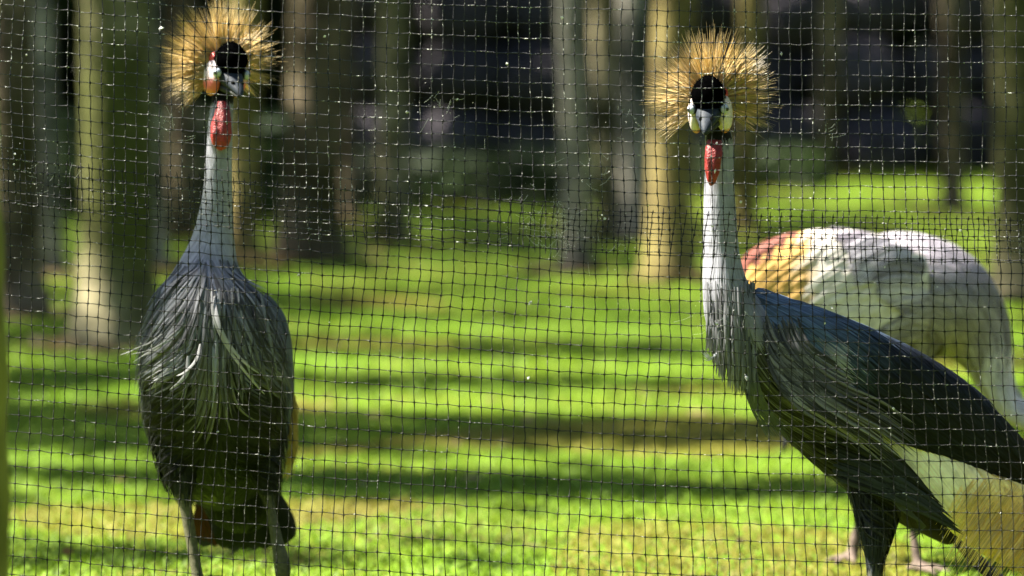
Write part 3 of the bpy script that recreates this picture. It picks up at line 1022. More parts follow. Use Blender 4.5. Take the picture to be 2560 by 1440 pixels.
# ---- the crane on the right, side-on with its head turned to the camera
def crane_right():
    root = empty('crowned_crane', tuple(G(2190, 1640)))
    tag(root, 'grey crowned crane on the right in side view, looking straight at the camera', 'crane', 'crowned cranes in the aviary')
    k = lambda d: d / FPX

    def rows(lst, Lat=Y):
        return smooth_path([(P(u, v, d), a, b * k(d), Lat) for u, v, d, a, b in lst])
    torso = loft(rows([(1780, 240, 5.86, .018, 22), (1785, 290, 5.855, .022, 28), (1797, 345, 5.84, .024, 34), (1798, 400, 5.84, .024, 35), (1798, 470, 5.84, .026, 37), (1800, 550, 5.84, .03, 40),
                       (1803, 630, 5.84, .034, 44), (1812, 710, 5.84, .045, 53), (1834, 780, 5.85, .062, 72), (1888, 850, 5.88, .082, 100), (1965, 915, 5.92, .098, 122), (2056, 995, 5.96, .102, 128),
                       (2136, 1082, 6.0, .098, 118), (2206, 1170, 6.04, .082, 95), (2290, 1256, 6.09, .06, 64), (2380, 1336, 6.13, .03, 32)]), 28)
    leg1 = loft(rows([(2190, 1170, 5.98, .05, 80), (2193, 1240, 5.97, .045, 62), (2190, 1310, 5.96, .036, 44), (2187, 1365, 5.95, .026, 29), (2184, 1410, 5.945, .015, 17), (2183, 1470, 5.94, .011, 15),
                      (2188, 1520, 5.95, .015, 19), (2186, 1560, 5.95, .010, 12), (2180, 1650, 5.93, .009, 11)]), 16)
    leg2 = loft(rows([(2200, 1170, 6.08, .05, 70), (2203, 1240, 6.09, .04, 50), (2200, 1320, 6.09, .03, 34), (2195, 1400, 6.08, .015, 15), (2193, 1470, 6.07, .011, 13),
                      (2200, 1510, 6.08, .015, 18), (2200, 1550, 6.08, .010, 11), (2198, 1618, 6.06, .009, 11)]), 16)
    f1, f2 = P(2180, 1650, 5.93), P(2198, 1618, 6.06)
    me = fuse('body', [torso, leg1, leg2] + foot_lofts(f1, Vector((-1, -.2, 0))) + foot_lofts(f2, Vector((-1, 0, 0))), 0.0042)

    def bcol(p):
        u, v, d = UV(p)
        if v > 1405 and u < 2260: return (0.06, 0.06, 0.045)
        if v < 372 and d < 5.835: return (0.008, 0.008, 0.009)
        c = lerp(PALE, (0.12, 0.135, 0.145), (v - 640) / 180)
        return lerp(c, (0.008, 0.009, 0.011), max((u - 1860) / 60, (v - 880) / 60))
    paint(me, bcol)
    obj('body', me, M['skin_plumage'], root)
    bv = bvh_of(me)
    rnd = random.Random(31)

    def flow(p, s=0.0):
        u, v, d = UV(p)
        n = math.sin(u * 0.02 + v * 0.03) * 0.08
        if v < 700 and u < 1870: return dpx(0.03 + n * 0.7, 1)
        # below the axis of the body plumes fall first, then stream back
        q = max(0.0, min(1.0, (u - 1840) / 180))
        return dpx(0.10 + 0.80 * q + n + 0.2 * s * q, 1.0 - 0.48 * q + 0.22 * max(0, (u - 2100) / 200))
    A = Acc()
    for p in surface_points(me, 3400, 1, lambda u, v, d: ((v > 345) & (v < 800) & (u < 1910)) * 1.0):
        u, v, d = UV(p)
        c = nvec(lerp(PALE, (0.17, 0.172, 0.20), (v - 600) / 150)) * rnd.uniform(.86, 1.1)
        grow(A, bv, p, flow, rnd.uniform(.04, .06) if v < 620 else rnd.uniform(.05, .08), rnd.uniform(.0007, .0012) if v < 620 else rnd.uniform(.0011, .0019), 6, .0006, .0006 if v < 620 else .0018, c * .97, c, rnd.uniform(-.12, .12))
    # flank plumes
    for p in surface_points(me, 1300, 2, lambda u, v, d: ((v > 820) & (v < 1260) & (u > 1850) & (d < 6.0)) * 1.0):
        u, v, d = UV(p)
        c = nvec(lerp((0.10, 0.10, 0.115), (0.020, 0.021, 0.023), (v - 880) / 200)) * rnd.choice((.25, .5, .9, 1.6))
        grow(A, bv, p, flow, rnd.uniform(.08, .15), rnd.uniform(.0014, .0030), 8, .001, .007, c * .6, c * 1.1, rnd.uniform(-.5, .5))
    # thigh
    for p in surface_points(me, 1300, 4, lambda u, v, d: ((v > 1230) & (v < 1405) & (u < 2270)) * 1.0):
        c = nvec((0.022, 0.026, 0.03)) * rnd.uniform(.5, 1.3)
        grow(A, bv, p, lambda q, s: dpx(-0.02, 1), rnd.uniform(.02, .035), rnd.uniform(.001, .002), 4, .0008, .0015, c * .8, c, rnd.uniform(-.4, .4))
    tag(A.build('body_feathers', M['feather'], root), kind='stuff')

    def hero(ptsuv, W, c, nor=Vector((-.1, -1, .2)).normalized(), c2=None):
        pts = [P(u, v, d) for u, v, d in ptsuv]
        fine = []
        for i in range(len(pts) - 1):
            p_ = [pts[max(i - 1, 0)], pts[i], pts[i + 1], pts[min(i + 2, len(pts) - 1)]]
            for q in range(4):
                t = q / 4
                w = (-0.5 * t + t * t - 0.5 * t ** 3, 1 - 2.5 * t * t + 1.5 * t ** 3, 0.5 * t + 2 * t * t - 1.5 * t ** 3, -0.5 * t * t + 0.5 * t ** 3)
                fine.append(sum((p_[j] * w[j] for j in range(4)), Vector()))
        fine.append(pts[-1])
        vane(A, fine, [nor] * len(fine), W, nvec(c) * .85, nvec(c2 or c), rnd.uniform(-.3, .3))
    # beard of neck plumes hanging below the throat of the neck
    A = Acc()
    for i in range(420):
        t = rnd.random()
        u0 = 1766 + 120 * t
        d0 = 5.80 + .05 * rnd.random() - 0.02 * math.sin(PI * t)
        v0 = rnd.uniform(700, 800)
        v1 = (880 + 120 * t ** 0.7 + rnd.uniform(-55, 25)) if t > 0.12 else rnd.uniform(850, 890)
        sw = rnd.uniform(-6, 12)
        c = nvec((0.165, 0.17, 0.18)) * rnd.uniform(.45, 1.25)
        hero([(u0, v0, d0 + .01), (u0 + 2, v0 + (v1 - v0) * .4, d0), (u0 + 3 + sw * .3, v0 + (v1 - v0) * .75, d0), (u0 + sw, v1, d0 + .01)], rnd.uniform(.0014, .0026), tuple(c * .8), c2=tuple(c))
    for i in range(16):                                    # tuft curling forward at the breast
        a = rnd.random()
        hero([(1790 + 12 * a, 855, 5.80), (1788 + 8 * a, 880, 5.795), (1778 - 4 * a, 893 + 8 * a, 5.79), (1760 - 18 * rnd.random() + 14 * a, 868 + 30 * a, 5.785)], .0011, (0.42, 0.43, 0.46))
    for i in range(40):                                    # long tips below
        t = rnd.random()
        hero([(1850 + 40 * t, 880, 5.81), (1862 + 36 * t, 960, 5.80), (1880 + 50 * t, 1030, 5.82), (1925 + 60 * t, 1090 + rnd.uniform(-20, 20), 5.84)], .0012, (0.07, 0.08, 0.06))
    tag(A.build('neck_plumes', M['feather'], root), 'long pale plumes hanging from the base of the neck', kind='stuff')

    # folded wings
    def wing_loft(tab, flip=0.0):
        s = []
        for (u1, v1), (u2, v2), d, a in tab:
            c = P((u1 + u2) / 2, (v1 + v2) / 2, d)
            s.append((c, a, math.hypot(u1 - u2, v1 - v2) / 2 * k(d), Y))
        return smooth_path(s)
    tab = [((1872, 705), (1862, 790), 5.86, .02), ((1915, 724), (1900, 850), 5.855, .035), ((1990, 750), (1950, 922), 5.85, .048), ((2100, 793), (2060, 990), 5.85, .052), ((2200, 836), (2150, 1044), 5.865, .05),
           ((2300, 887), (2240, 1098), 5.89, .045), ((2400, 952), (2340, 1142), 5.92, .038), ((2500, 1042), (2450, 1186), 5.96, .028), ((2572, 1122), (2540, 1214), 6.0, .018), ((2640, 1205), (2625, 1240), 6.04, .006)]
    WL = loft(wing_loft(tab), 24)
    me2 = fuse('wing', [WL], 0.0042)
    paint(me2, lambda p: lerp((0.055, 0.07, 0.09), (0.006, 0.0065, 0.008), (UV(p)[0] - 1960 + 0.5 * (UV(p)[1] - 800)) / 160))
    wing = obj('wing', me2, M['skin_plumage'], root)
    b2 = bvh_of(me2)
    A = Acc()

    def wflow(p, s=0.0):
        u, v, d = UV(p)
        q = max(0., min(1., (u - 1880) / 220))
        below = max(0., min(1., (v - (700 + (u - 1872) * .55)) / 160))
        return dpx(0.55 + 0.3 * q, 0.36 + 0.24 * q + 0.5 * below * (1 - q * .6))
    for p in surface_points(me2, 2100, 5, lambda u, v, d: (d < 5.93) * np.where(u < 2120, 2.2, 0.8)):
        u, v, d = UV(p)
        t = (u - 1900 + 0.6 * (v - 780)) / 330
        c = nvec(lerp((0.08, 0.12, 0.185), (0.007, 0.0095, 0.016), t)) * rnd.uniform(.6, 1.3)  # blue sky sheen painted into the upper wing feathers
        if u < 2060 and v > 815 and abs((u - 1990) / 75) < 1:       # scapular patch painted paler, as if sunlit
            c = nvec((0.22, 0.23, 0.25)) * rnd.uniform(.6, 1.2)
        grow(A, b2, p, wflow, rnd.uniform(.05, .10), rnd.uniform(.0016, .0034) if u < 2120 else rnd.uniform(.0025, .005), 6, .0008, .003, c * .75, c * 1.1, rnd.uniform(-.4, .4))
    # pale curved plumes over the fold of the wing
    for i in range(230):
        t = rnd.random()
        u0, v0 = 1900 + 95 * rnd.random() + 20 * t, 800 + 110 * t + rnd.uniform(-25, 25)
        c = nvec(lerp((0.24, 0.235, 0.26), (0.032, 0.033, 0.038), rnd.random() ** .6)) * rnd.uniform(.4, 1.2)
        l = rnd.uniform(.7, 1.15)
        hero([(u0, v0, 5.80), (u0 + 35 * l, v0 + 80 * l, 5.79), (u0 + 105 * l, v0 + 130 * l, 5.795), (u0 + 190 * l, v0 + 165 * l + 20 * t, 5.82), (u0 + 265 * l, v0 + 215 * l + 30 * t, 5.85)], rnd.uniform(.0014, .003), tuple(c * .8), c2=tuple(c * .9))
    tag(A.build('wing_feathers', M['feather'], wing), kind='stuff')
    me3 = fuse('far_wing', [loft([(c + Vector((0, .19, -.02)), a, b, l) for c, a, b, l in wing_loft(tab[1:])], 20)], 0.006)
    paint(me3, lambda p: (0.015, 0.017, 0.02))
    obj('wing', me3, M['skin_plumage'], root)
    # pale coverts, turning to straw plumes
    tab2 = [((2150, 1040), (2165, 1062), 5.91, .01), ((2210, 1062), (2212, 1105), 5.915, .016), ((2280, 1085), (2268, 1185), 5.92, .02), ((2370, 1130), (2335, 1268), 5.935, .022), ((2460, 1175), (2410, 1345), 5.96, .022),
            ((2550, 1205), (2490, 1400), 5.99, .02), ((2640, 1235), (2580, 1440), 6.02, .016), ((2710, 1320), (2670, 1440), 6.04, .006)]
    me4 = fuse('white_coverts', [loft(wing_loft(tab2), 20)], 0.004)
    def wc(p):
        u, v, d = UV(p)
        return lerp((0.90, 0.82, 0.66), (0.95, 0.72, 0.27), (u - 2330 + 0.35 * (v - 1200)) / 150)
    paint(me4, wc)
    cov = obj('white_coverts', me4, M['skin_plumage'], wing)
    b4 = bvh_of(me4)
    A = Acc()
    for p in surface_points(me4, 420, 6, lambda u, v, d: (u < 2480) * 1.0):
        c = nvec(wc(p)) * rnd.uniform(.85, 1.12)
        grow(A, b4, p, lambda q, s: dpx(.62, .78), rnd.uniform(.06, .10), rnd.uniform(.004, .008), 6, .0006, .0015, c, c * .97, 0)
    tag(A.build('covert_feathers', M['feather'], cov), kind='stuff')
    A = Acc()
    for i in range(420):                                   # straw-coloured hair plumes, tips to the lower left
        t = rnd.random()
        u0, v0 = 2440 + 230 * t + rnd.uniform(-30, 20), 1175 + 85 * t + rnd.uniform(0, 150)
        l = rnd.uniform(70, 130)
        d0 = 5.93 + .07 * t + rnd.uniform(-.008, .01)
        c = nvec((0.95, 0.74, 0.30)) * rnd.uniform(.6, 1.2)
        hero([(u0, v0, d0), (u0 - l * .30, v0 + l * .42, d0 - .012), (u0 - l * (.62 + .1 * rnd.random()), v0 + l, d0 - .008)], rnd.uniform(.0006, .0011), tuple(c))
    tag(A.build('straw_plumes', M['crown'], wing), 'straw yellow hair-like plumes of the wing', kind='stuff')
    # dark belly plumes streaming back under the coverts
    A = Acc()
    for i in range(150):
        t = rnd.random()
        u0, v0 = 2080 + 80 * rnd.random(), 1060 + 150 * t
        l = rnd.uniform(.75, 1.05)
        c = nvec((0.016, 0.019, 0.016)) * rnd.uniform(.4, 2.0)
        e = (2290 + 115 * t ** .6, 1200 + 140 * t ** .8)
        hero([(u0, v0, 5.875), (u0 + (e[0] - u0) * .45 * l, v0 + (e[1] - v0) * .36 * l, 5.865), (u0 + (e[0] - u0) * .8 * l, v0 + (e[1] - v0) * .74 * l, 5.88), (u0 + (e[0] - u0) * l, v0 + (e[1] - v0) * l, 5.90)], rnd.uniform(.0018, .004), tuple(c))
    for i in range(9):
        hero([(2210, 1190 + 3 * i, 5.88), (2250, 1240 + 4 * i, 5.87), (2290 + 3 * i, 1300 + i * 2, 5.88), (2310 - i * 6, 1335 + rnd.uniform(-20, 25), 5.89)], .002, (0.045, 0.05, 0.03))
    tag(A.build('belly_plumes', M['feather'], root), kind='stuff')
    tl = empty('tail', tuple(P(2420, 1360, 6.12)))
    tl.parent = root; tl.matrix_parent_inverse = Matrix.Translation(root.location).inverted()
    for i in range(7):
        A = Acc()
        t = i / 6
        pts = [P(2380 + 215 * q_ + 12 * t * q_, 1345 + 195 * q_ + 18 * t * q_, 6.11 + (.01 + .012 * q_) * i) for q_ in (j / 9 for j in range(10))]
        vane(A, pts, [Vector((.3, -.5, .7)).normalized()] * 10, .02, nvec((0.012, .013, .014)), nvec((.009, .01, .011)), 0, 1, .35)
        A.build('tail_feather', M['feather'], tl)

    Mh = head_frame(P(1773, 266, 5.80), math.radians(-10), math.radians(-12), math.radians(1))

    def ck(x, z):
        return lerp((0.54, 0.47, 0.43), (0.48, 0.16, 0.05), (-34 - z - 0.25 * abs(x + 2)) / 5)
    make_head(root, Mh, 41, ck, 1500, 106, math.radians(132), 0.0)
    make_wattle(root, [(1784, 352, 5.802, .011, .006), (1784, 385, 5.795, .0132, .008), (1782, 415, 5.793, .0122, .008), (1780, 440, 5.793, .009, .007), (1779, 455, 5.796, .006, .006), (1778, 463, 5.80, .002, .002)], X)
    return root


# ---- the crane bent down behind, head out of the frame
def crane_bent():
    root = empty('crowned_crane', tuple(G(2215, 1415)))
    tag(root, 'crowned crane bent down with its back arched, behind the right one', 'crane', 'crowned cranes in the aviary')
    k = lambda d: d / FPX

    def rows(lst, Lat=Y):
        return smooth_path([(P(u, v, d), a, b * k(d), Lat) for u, v, d, a, b in lst])
    torso = loft(rows([(2742, 1130, 7.05, .02, 24), (2700, 1088, 7.05, .022, 28), (2640, 1062, 7.05, .025, 30), (2580, 1050, 7.06, .027, 32), (2528, 1020, 7.07, .03, 36), (2492, 960, 7.08, .04, 42), (2468, 890, 7.09, .06, 62),
                       (2430, 825, 7.1, .085, 98), (2365, 775, 7.1, .11, 145), (2275, 765, 7.1, .13, 183), (2180, 805, 7.1, .13, 190), (2105, 870, 7.11, .11, 160), (2040, 940, 7.12, .08, 110), (1990, 1010, 7.14, .04, 55)]), 28)
    leg1 = loft(rows([(2190, 960, 7.1, .05, 75), (2180, 1080, 7.1, .04, 50), (2170, 1190, 7.1, .022, 24), (2160, 1250, 7.1, .012, 14), (2152, 1300, 7.1, .011, 14), (2140, 1350, 7.1, .014, 18), (2132, 1385, 7.1, .012, 15), (2128, 1405, 7.1, .01, 13)]), 14)
    leg2 = loft(rows([(2270, 960, 7.02, .05, 75), (2275, 1080, 7.0, .04, 50), (2277, 1190, 6.98, .022, 24), (2278, 1250, 6.97, .01, 12), (2283, 1330, 6.96, .010, 11), (2292, 1390, 6.95, .011, 13), (2298, 1432, 6.94, .01, 12)]), 14)
    f1, f2 = P(2128, 1405, 7.1), P(2298, 1432, 6.94)
    me = fuse('body', [torso, leg1, leg2] + foot_lofts(f1, Vector((-.6, -1, 0)), .008) + foot_lofts(f2, Vector((.9, -.6, 0)), .008), 0.005)

    def bcol(p):
        u, v, d = UV(p)
        if v > 1235: return (0.10, 0.075, 0.06)
        c = lerp((0.42, 0.395, 0.45), (0.50, 0.48, 0.54), (u - 2380) / 120)
        return lerp(c, (0.30, 0.28, 0.31), (v - 780) / 160) if u < 2440 else c
    paint(me, bcol)
    obj('body', me, M['skin_plumage'], root)
    bv = bvh_of(me)
    rnd = random.Random(51)

    def flow(p, s=0.0):
        u, v, d = UV(p)
        if u > 2500 or v > 960: return dpx(-1 if u > 2540 else -.3, -.3 if u > 2540 else -1)
        a, b = u - 2230, v - 900
        l = math.hypot(a, b) + 1
        return dpx(b / l, -a / l)
    A = Acc()
    for p in surface_points(me, 2400, 1, lambda u, v, d: ((v < 1050) & (d < 7.12)) * 1.0):
        u, v, d = UV(p)
        c = nvec(bcol(p)) * rnd.uniform(.55, 1.5)
        grow(A, bv, p, flow, rnd.uniform(.05, .10), rnd.uniform(.0016, .003), 6, .001, .004, c * .85, c * 1.1, rnd.uniform(-.3, .3))
    tag(A.build('body_feathers', M['feather'], root), kind='stuff')

    def hero(ptsuv, W, c, c2=None, nor=Vector((-.1, -1, .3)).normalized()):
        pts = [P(u, v, d) for u, v, d in ptsuv]
        vane(A, pts, [nor] * len(pts), W, nvec(c), nvec(c2 or c), rnd.uniform(-.3, .3))

    def wsec(tab):
        return smooth_path([(P((a[0] + b[0]) / 2, (a[1] + b[1]) / 2, d), t, math.hypot(a[0] - b[0], a[1] - b[1]) / 2 * k(d), Y) for a, b, d, t in tab])
    tab = [((2300, 640), (2330, 840), 6.97, .02), ((2210, 600), (2240, 880), 6.95, .03), ((2130, 575), (2150, 890), 6.95, .034), ((2050, 572), (2060, 860), 6.96, .034), ((1965, 580), (1970, 830), 6.98, .03), ((1895, 612), (1890, 790), 7.0, .022), ((1846, 660), (1838, 740), 7.03, .008)]
    me2 = fuse('wing', [loft(wsec(tab), 22)], 0.005)

    def wcol(p):
        u, v, d = UV(p)
        edge = 690 - (u - 1850) * 0.72
        if v < edge + 10 * math.sin(u * .2): return (0.13, 0.042, 0.03)
        c = lerp((0.46, 0.28, 0.09), (0.56, 0.52, 0.48), (u - 2010) / 45)
        return c
    paint(me2, wcol)
    wing = obj('wing', me2, M['skin_plumage'], root)
    b2 = bvh_of(me2)
    A = Acc()
    for p in surface_points(me2, 420, 2, lambda u, v, d: (d < 7.0) * 1.0):
        c = nvec(wcol(p)) * rnd.uniform(.92, 1.06)
        grow(A, b2, p, lambda q, s: dpx(-.8, .5), rnd.uniform(.03, .06), rnd.uniform(.004, .007), 5, .0006, .0015, c, c, 0)
    tag(A.build('covert_feathers', M['feather'], wing), kind='stuff')
    # grey mantle plumes draped in scallops over the white of the wing
    A = Acc()
    both = fuse('mantle_base', [torso, loft(wsec(tab), 22)], 0.006)
    b3 = bvh_of(both)
    BX, BY = (570, 640, 700, 750, 800, 850, 900, 1000), (2070, 2105, 2150, 2205, 2232, 2185, 2140, 2100)

    def mflow(p, s_=0.0):
        u, v, d = UV(p)
        a, b = u - 2230, v - 900
        l = math.hypot(a, b) + 1
        return dpx(b / l, -a / l + 0.35 + 0.22 * math.sin((u + 0.6 * v) * .03))
    n_ = 0
    for p in surface_points(both, 4600, 3, lambda u, v, d: ((v < 960) & (u > 2090) & (d < 7.08)) * 1.0):
        u, v, d = UV(p)
        lim = np.interp(v + 20, BX, BY) + 16 * math.sin(v * .075)
        L = min(rnd.uniform(.08, .16), (u - lim) / FPX * 7.0)
        if L < .025: continue
        band = 0.5 + 0.5 * math.sin((u * .35 + v * 1.5) * .050 + 1.5 * math.sin(u * .028) + rnd.gauss(0, .8))
        if u > 2330: band = 0.55 + 0.45 * band * (1 - min(1, (u - 2330) / 120)) - 0.25 * (rnd.random() < .3)
        c = nvec(lerp((0.17, 0.15, 0.185), (0.60, 0.56, 0.63), band)) * rnd.uniform(.55, 1.2)
        if v > 780: c = c * 0.75
        grow(A, b3, p, mflow, L, rnd.uniform(.0016, .0032), 8, .001, .008, c * .85, c * 1.1, rnd.uniform(-.25, .25))
    bpy.data.meshes.remove(both)
    tag(A.build('mantle_plumes', M['feather'], root), 'grey plumes draped in scallops over the white wing', kind='stuff')
    tl = empty('tail', tuple(P(1990, 1000, 7.15)))
    tl.parent = root; tl.matrix_parent_inverse = Matrix.Translation(root.location).inverted()
    for i in range(7):
        A = Acc()
        t = i / 6 - .5
        pts = [P(2030, 960, 7.13 + .03 * t), P(1985, 1040, 7.14 + .06 * t), P(1955, 1110 + 4 * i, 7.15 + .1 * t)]
        vane(A, pts, [Vector((-.5, -.6, .3)).normalized()] * 3, .02, nvec((.012, .013, .014)), nvec((.01, .011, .012)), 0, 1, .35)
        A.build('tail_feather', M['feather'], tl)
    # head reaching down to the lawn, right of the frame
    f = Vector((.55, -.1, -.83)).normalized()
    l = Y.copy(); l = (l - f * l.dot(f)).normalized()
    Mh = Matrix((f, l, f.cross(l))).transposed().to_4x4()
    Mh.translation = P(2772, 1170, 7.03)
    make_head(root, Mh, 61, lambda x, z: lerp((0.6, 0.58, 0.54), (0.6, 0.15, 0.1), (-25 - z) / 8), 900, 105, math.radians(120), 0.05, 0.5)
    make_wattle(root, [(2590, 1062, 7.02, .006, .006), (2575, 1090, 7.0, .012, .008), (2566, 1115, 7.0, .012, .009), (2562, 1138, 7.0, .006, .005), (2562, 1145, 7.0, .002, .002)], Y)
    return root


crane_left()
crane_right()
crane_bent()

# ------------------------------------------------------------------ bird net in front of the cranes
NET_D = 5.66


def ip(x, xs, ys): return float(np.interp(x, xs, ys))


LTX, LTY = (-500, 0, 400, 800, 1150, 1450, 1900, 2560, 3100), (345, 395, 440, 470, 492, 525, 541, 550, 556)
LBX, LBY = (-500, 0, 700, 1280, 1700, 2100, 2560, 3100), (1425, 1478, 1545, 1592, 1622, 1640, 1652, 1660)
UBX, UBY = (-500, 0, 400, 700, 1000, 1350, 1700, 2100, 2560, 3100), (455, 505, 552, 582, 596, 620, 633, 645, 651, 656)
UTX, UTY = (-500, 0, 400, 1000, 1700, 2560, 3100), (-170, -136, -102, -68, -52, -40, -36)


def nz(a, b, s): return mnoise.noise(Vector((a * s, b * s, 4.2)))


def low_pt(c, r):
    """knot c, r of the lower panel: picture coordinates"""
    x0 = -420 + c * 27.6
    t = r / 30
    y = ip(x0, LTX, LTY)
    y2 = ip(x0, LBX, LBY)
    x = x0 + 0.6 * (c - 60) * t + 13 * nz(x0, y + r * 35, 0.0035) + 14 * math.sin(t * 3.0 + x0 * 0.0016) + 3.2 * nz(c * 3.1, r * 2.7, 1.0)
    e = t - 0.09 * math.sin(PI * min(t, 1))
    return x, y + (y2 - y) * e + 4 * nz(c * 7.7, r * 0.3, 0.15) + 1.8 * nz(c * 2.3, r * 5.9, 1.0)


def up_pt(c, r):
    x0 = -420 + c * 28.2
    t = r / 20
    y = ip(x0, UTX, UTY)
    y2 = ip(x0, UBX, UBY)
    x = x0 + 9 * nz(x0 + 500, r * 34, 0.003) + 30 * max(0, t - 0.6) ** 1.5 + 2.4 * nz(c * 3.3, r * 2.1, 1.0)
    e = t + 0.05 * math.sin(PI * max(0, min(t, 1)))
    return x, y + (y2 - y) * e + 3 * nz(c * 5.7, r * 0.3, 0.15) + 1.5 * nz(c * 2.9, r * 4.9, 1.0)


def panel(name, fn, nc, r0, r1, doff, parent, whisk, dust_glint):
    A = Acc()
    K = {}
    for c in range(nc):
        for r in range(r0, r1 + 1):
            u, v = fn(c, r)
            K[c, r] = np.array(P(u, v, NET_D + doff + 0.010 * nz(u, v, 0.004) + 0.002 * nz(c * 1.7, r * 1.3, 1.0)))
    cr, cu, cf = np.array(RIGHT), np.array(UP), np.array(FWD)

    def strand(keys, rw, wob, axis, tail, col):
        pts, rad = [], []
        for i in range(len(keys) - 1):
            a, b = K[keys[i]], K[keys[i + 1]]
            off = axis * wob * random.gauss(0, 1) + cf * 0.0006 * random.gauss(0, 1)
            for q in range(4):
                t = q / 4
                pts.append(a + (b - a) * t + off * math.sin(PI * t) + axis * wob * 0.5 * math.sin(2 * PI * t) * (1 if i % 2 else -1))
                rad.append(rw * (1.45 if q == 0 else 0.95 if q == 2 else 1.0) * random.uniform(.9, 1.12))
        pts.append(K[keys[-1]]); rad.append(rw * 1.3)
        if tail[0]:
            d = pts[0] - pts[2]; d /= np.linalg.norm(d)
            pts.insert(0, pts[0] + d * 0.007 * random.uniform(.5, 1.4)); rad.insert(0, rw * .6)
        if tail[1]:
            d = pts[-1] - pts[-3]; d /= np.linalg.norm(d)
            pts.append(pts[-1] + d * 0.007 * random.uniform(.5, 1.4)); rad.append(rw * .6)
        pts, rad = np.array(pts), np.array(rad)
        T = np.gradient(pts, axis=0)
        T /= np.linalg.norm(T, axis=1)[:, None]
        N1 = np.cross(T, cf); N1 /= np.linalg.norm(N1, axis=1)[:, None]
        N2 = np.cross(T, N1)
        n = len(pts)
        V = np.stack([pts + N1 * rad[:, None], pts + N2 * rad[:, None], pts - N1 * rad[:, None], pts - N2 * rad[:, None]], 1).reshape(-1, 3)
        i = np.arange(n - 1)[:, None] * 4
        F = np.concatenate([np.column_stack([i + q, i + (q + 1) % 4, i + 4 + (q + 1) % 4, i + 4 + q]) for q in range(4)])
        A.add(V, F, col)
    for c in range(nc):
        strand([(c, r) for r in range(r0, r1 + 1)], 0.00070, 0.0005, cr, whisk, (1.0 * dust_glint,) * 3)
    for r in range(r0, r1 + 1):
        strand([(c, r) for c in range(nc)], 0.00058, 0.0003, cu, (False, False), (1.7 * dust_glint,) * 3)  # rows paler than columns: the sun they catch is painted in
    for p in K.values():
        s = 0.0021 * random.uniform(.8, 1.2)
        V = [p + cr * s, p + cu * s * 1.15, p - cr * s, p - cu * s * 1.15, p + cf * 0.0017, p - cf * 0.0017]
        A.add(V, [(0, 1, 5), (1, 2, 5), (2, 3, 5), (3, 0, 5), (1, 0, 4), (2, 1, 4), (3, 2, 4), (0, 3, 4)], (0.35, 0.35, 0.35))
    o = A.build(name, M['net'], parent)
    tag(o, kind='stuff')
    return o, K


net = empty('bird_net', (0, NET_D, 0))
tag(net, 'black plastic bird net stretched across the whole view in two overlapping panels', 'net')
o, KU = panel('upper_panel', up_pt, 122, -9, 20, 0.004, net, (False, True), 1.5)  # upper sheet gets the stronger painted glints
tag(o, 'upper sheet of net with a cut lower edge')
o, KL = panel('lower_panel', low_pt, 124, 0, 33, -0.004, net, (True, False), 0.75)
tag(o, 'lower sheet of net with a cut upper edge')

# down, dust and cobweb caught in the net
A = Acc()


def speck(p, s, stretch=1.0):
    V, F = [], [(0, 1, 4), (1, 2, 4), (2, 3, 4), (3, 0, 4), (1, 0, 5), (2, 1, 5), (3, 2, 5), (0, 3, 5)]
    R = Matrix.Rotation(random.uniform(0, 6), 3, 'Y') @ Matrix.Rotation(random.uniform(0, 6), 3, 'X')
    for x, y, z in ((1, 0, 0), (0, 1, 0), (-1, 0, 0), (0, -1, 0), (0, 0, stretch), (0, 0, -stretch)):
        V.append(p + R @ Vector((x, y, z)) * s * random.uniform(.5, 1.3))
    A.add([tuple(v) for v in V], F, nvec((0.62, 0.63, 0.6)) * random.uniform(.6, 1.15))


def web(p, q, w=0.00018):
    a, b = np.array(p), np.array(q)
    m_ = (a + b) / 2 + np.array([0, 0, -0.15 * np.linalg.norm(b - a) * random.random()])
    d = np.cross(b - a, np.array(FWD)); d /= max(np.linalg.norm(d), 1e-6); d *= w
    e = np.array(FWD) * w
    for x, y in ((a, m_), (m_, b)):
        A.add([x - d, x + d, y + d, y - d, x - e, x + e, y + e, y - e], [(0, 1, 2, 3), (4, 5, 6, 7)], (0.5, 0.52, 0.5))


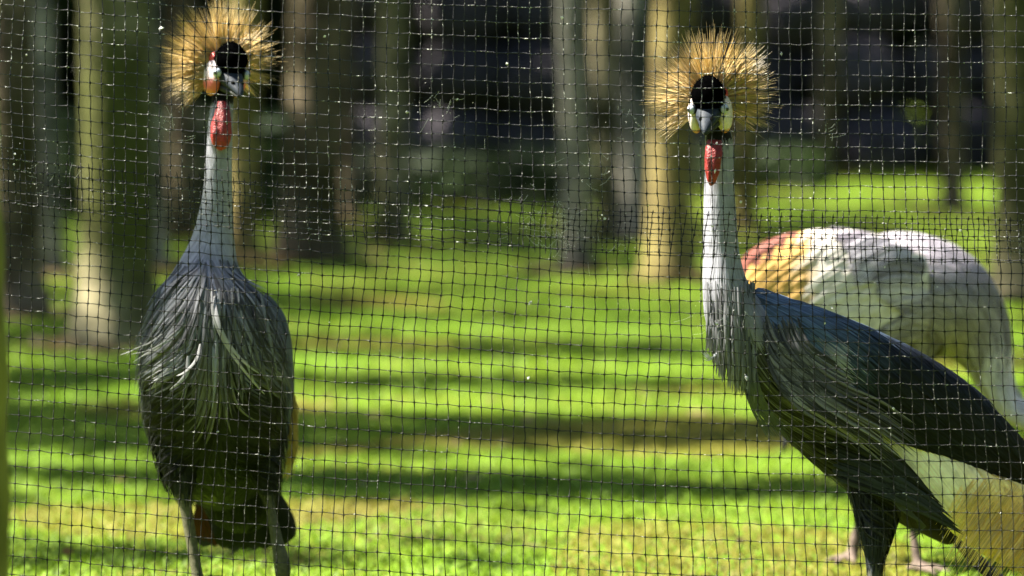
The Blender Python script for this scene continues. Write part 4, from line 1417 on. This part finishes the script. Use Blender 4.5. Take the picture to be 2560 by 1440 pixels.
keys = list(KU.values()) + list(KL.values())
for i in range(300):
    p = Vector(random.choice(keys))
    p += RIGHT * random.uniform(-.008, .008) * (i % 2) + UP * random.uniform(-.01, .01) * (1 - i % 2) - FWD * .001
    speck(p, random.choice((.0004, .0005, .0006, .0007, .0009, .0013)), random.uniform(.8, 2.2))
for i in range(26):
    p = P(random.uniform(20, 2540), random.uniform(20, 1400), NET_D - .006)
    speck(p, random.uniform(.0018, .003), random.uniform(1, 2))
for cu_, cv_, sd, n in ((1400, 585, 45, 150), (1320, 545, 60, 60), (1110, 265, 45, 36), (1600, 310, 40, 40), (1780, 800, 36, 40), (430, 300, 45, 26), (1480, 420, 40, 24), (2060, 330, 14, 10), (120, 420, 70, 20), (1550, 620, 50, 30)):
    for i in range(n):
        p = P(random.gauss(cu_, sd), random.gauss(cv_, sd * .7), NET_D - .004 + random.uniform(-.003, .003))
        if i % 3: speck(p, random.uniform(.0003, .0008), random.uniform(1, 3))
        else: web(p, p + RIGHT * random.gauss(0, .012) + UP * random.gauss(0, .012))
speck(P(1788, 428, NET_D - .004), .0014, 2.5)
speck(P(1865, 945, NET_D - .004), .0032, 2.0)
tag(A.build('net_debris', M['fluff'], None, False), 'white specks of down and cobweb caught in the net', 'debris', kind='stuff')

# mossy post close to the lens at the left edge
A = Acc()
rows_ = []
for i in range(26):
    t = i / 25
    v = -80 + 2100 * t
    e = -6 + 22 * min(1, max(0, (v - 300) / 500)) + 10 * min(1, max(0, (v - 800) / 600))
    c = P(e, v, 4.65)
    rows_.append((c - RIGHT * 0.045, 0.045 * (1 + .05 * math.sin(i * 1.7)), 0.045, X))
V, F = loft(rows_, 18)
V[:, 2] = np.maximum(V[:, 2], -0.02)
A.add(V, F, np.tile(np.array([[0.12, 0.125, 0.025]]), (len(V), 1)) * rng.uniform(.7, 1.3, (len(V), 1)))
tag(A.build('mossy_post', M['stone'], None), 'blurred mossy green post at the left edge in front of the net', 'post')
print('objects', len(bpy.data.objects), 'tris', sum(len(m.polygons) * 2 for m in bpy.data.meshes))
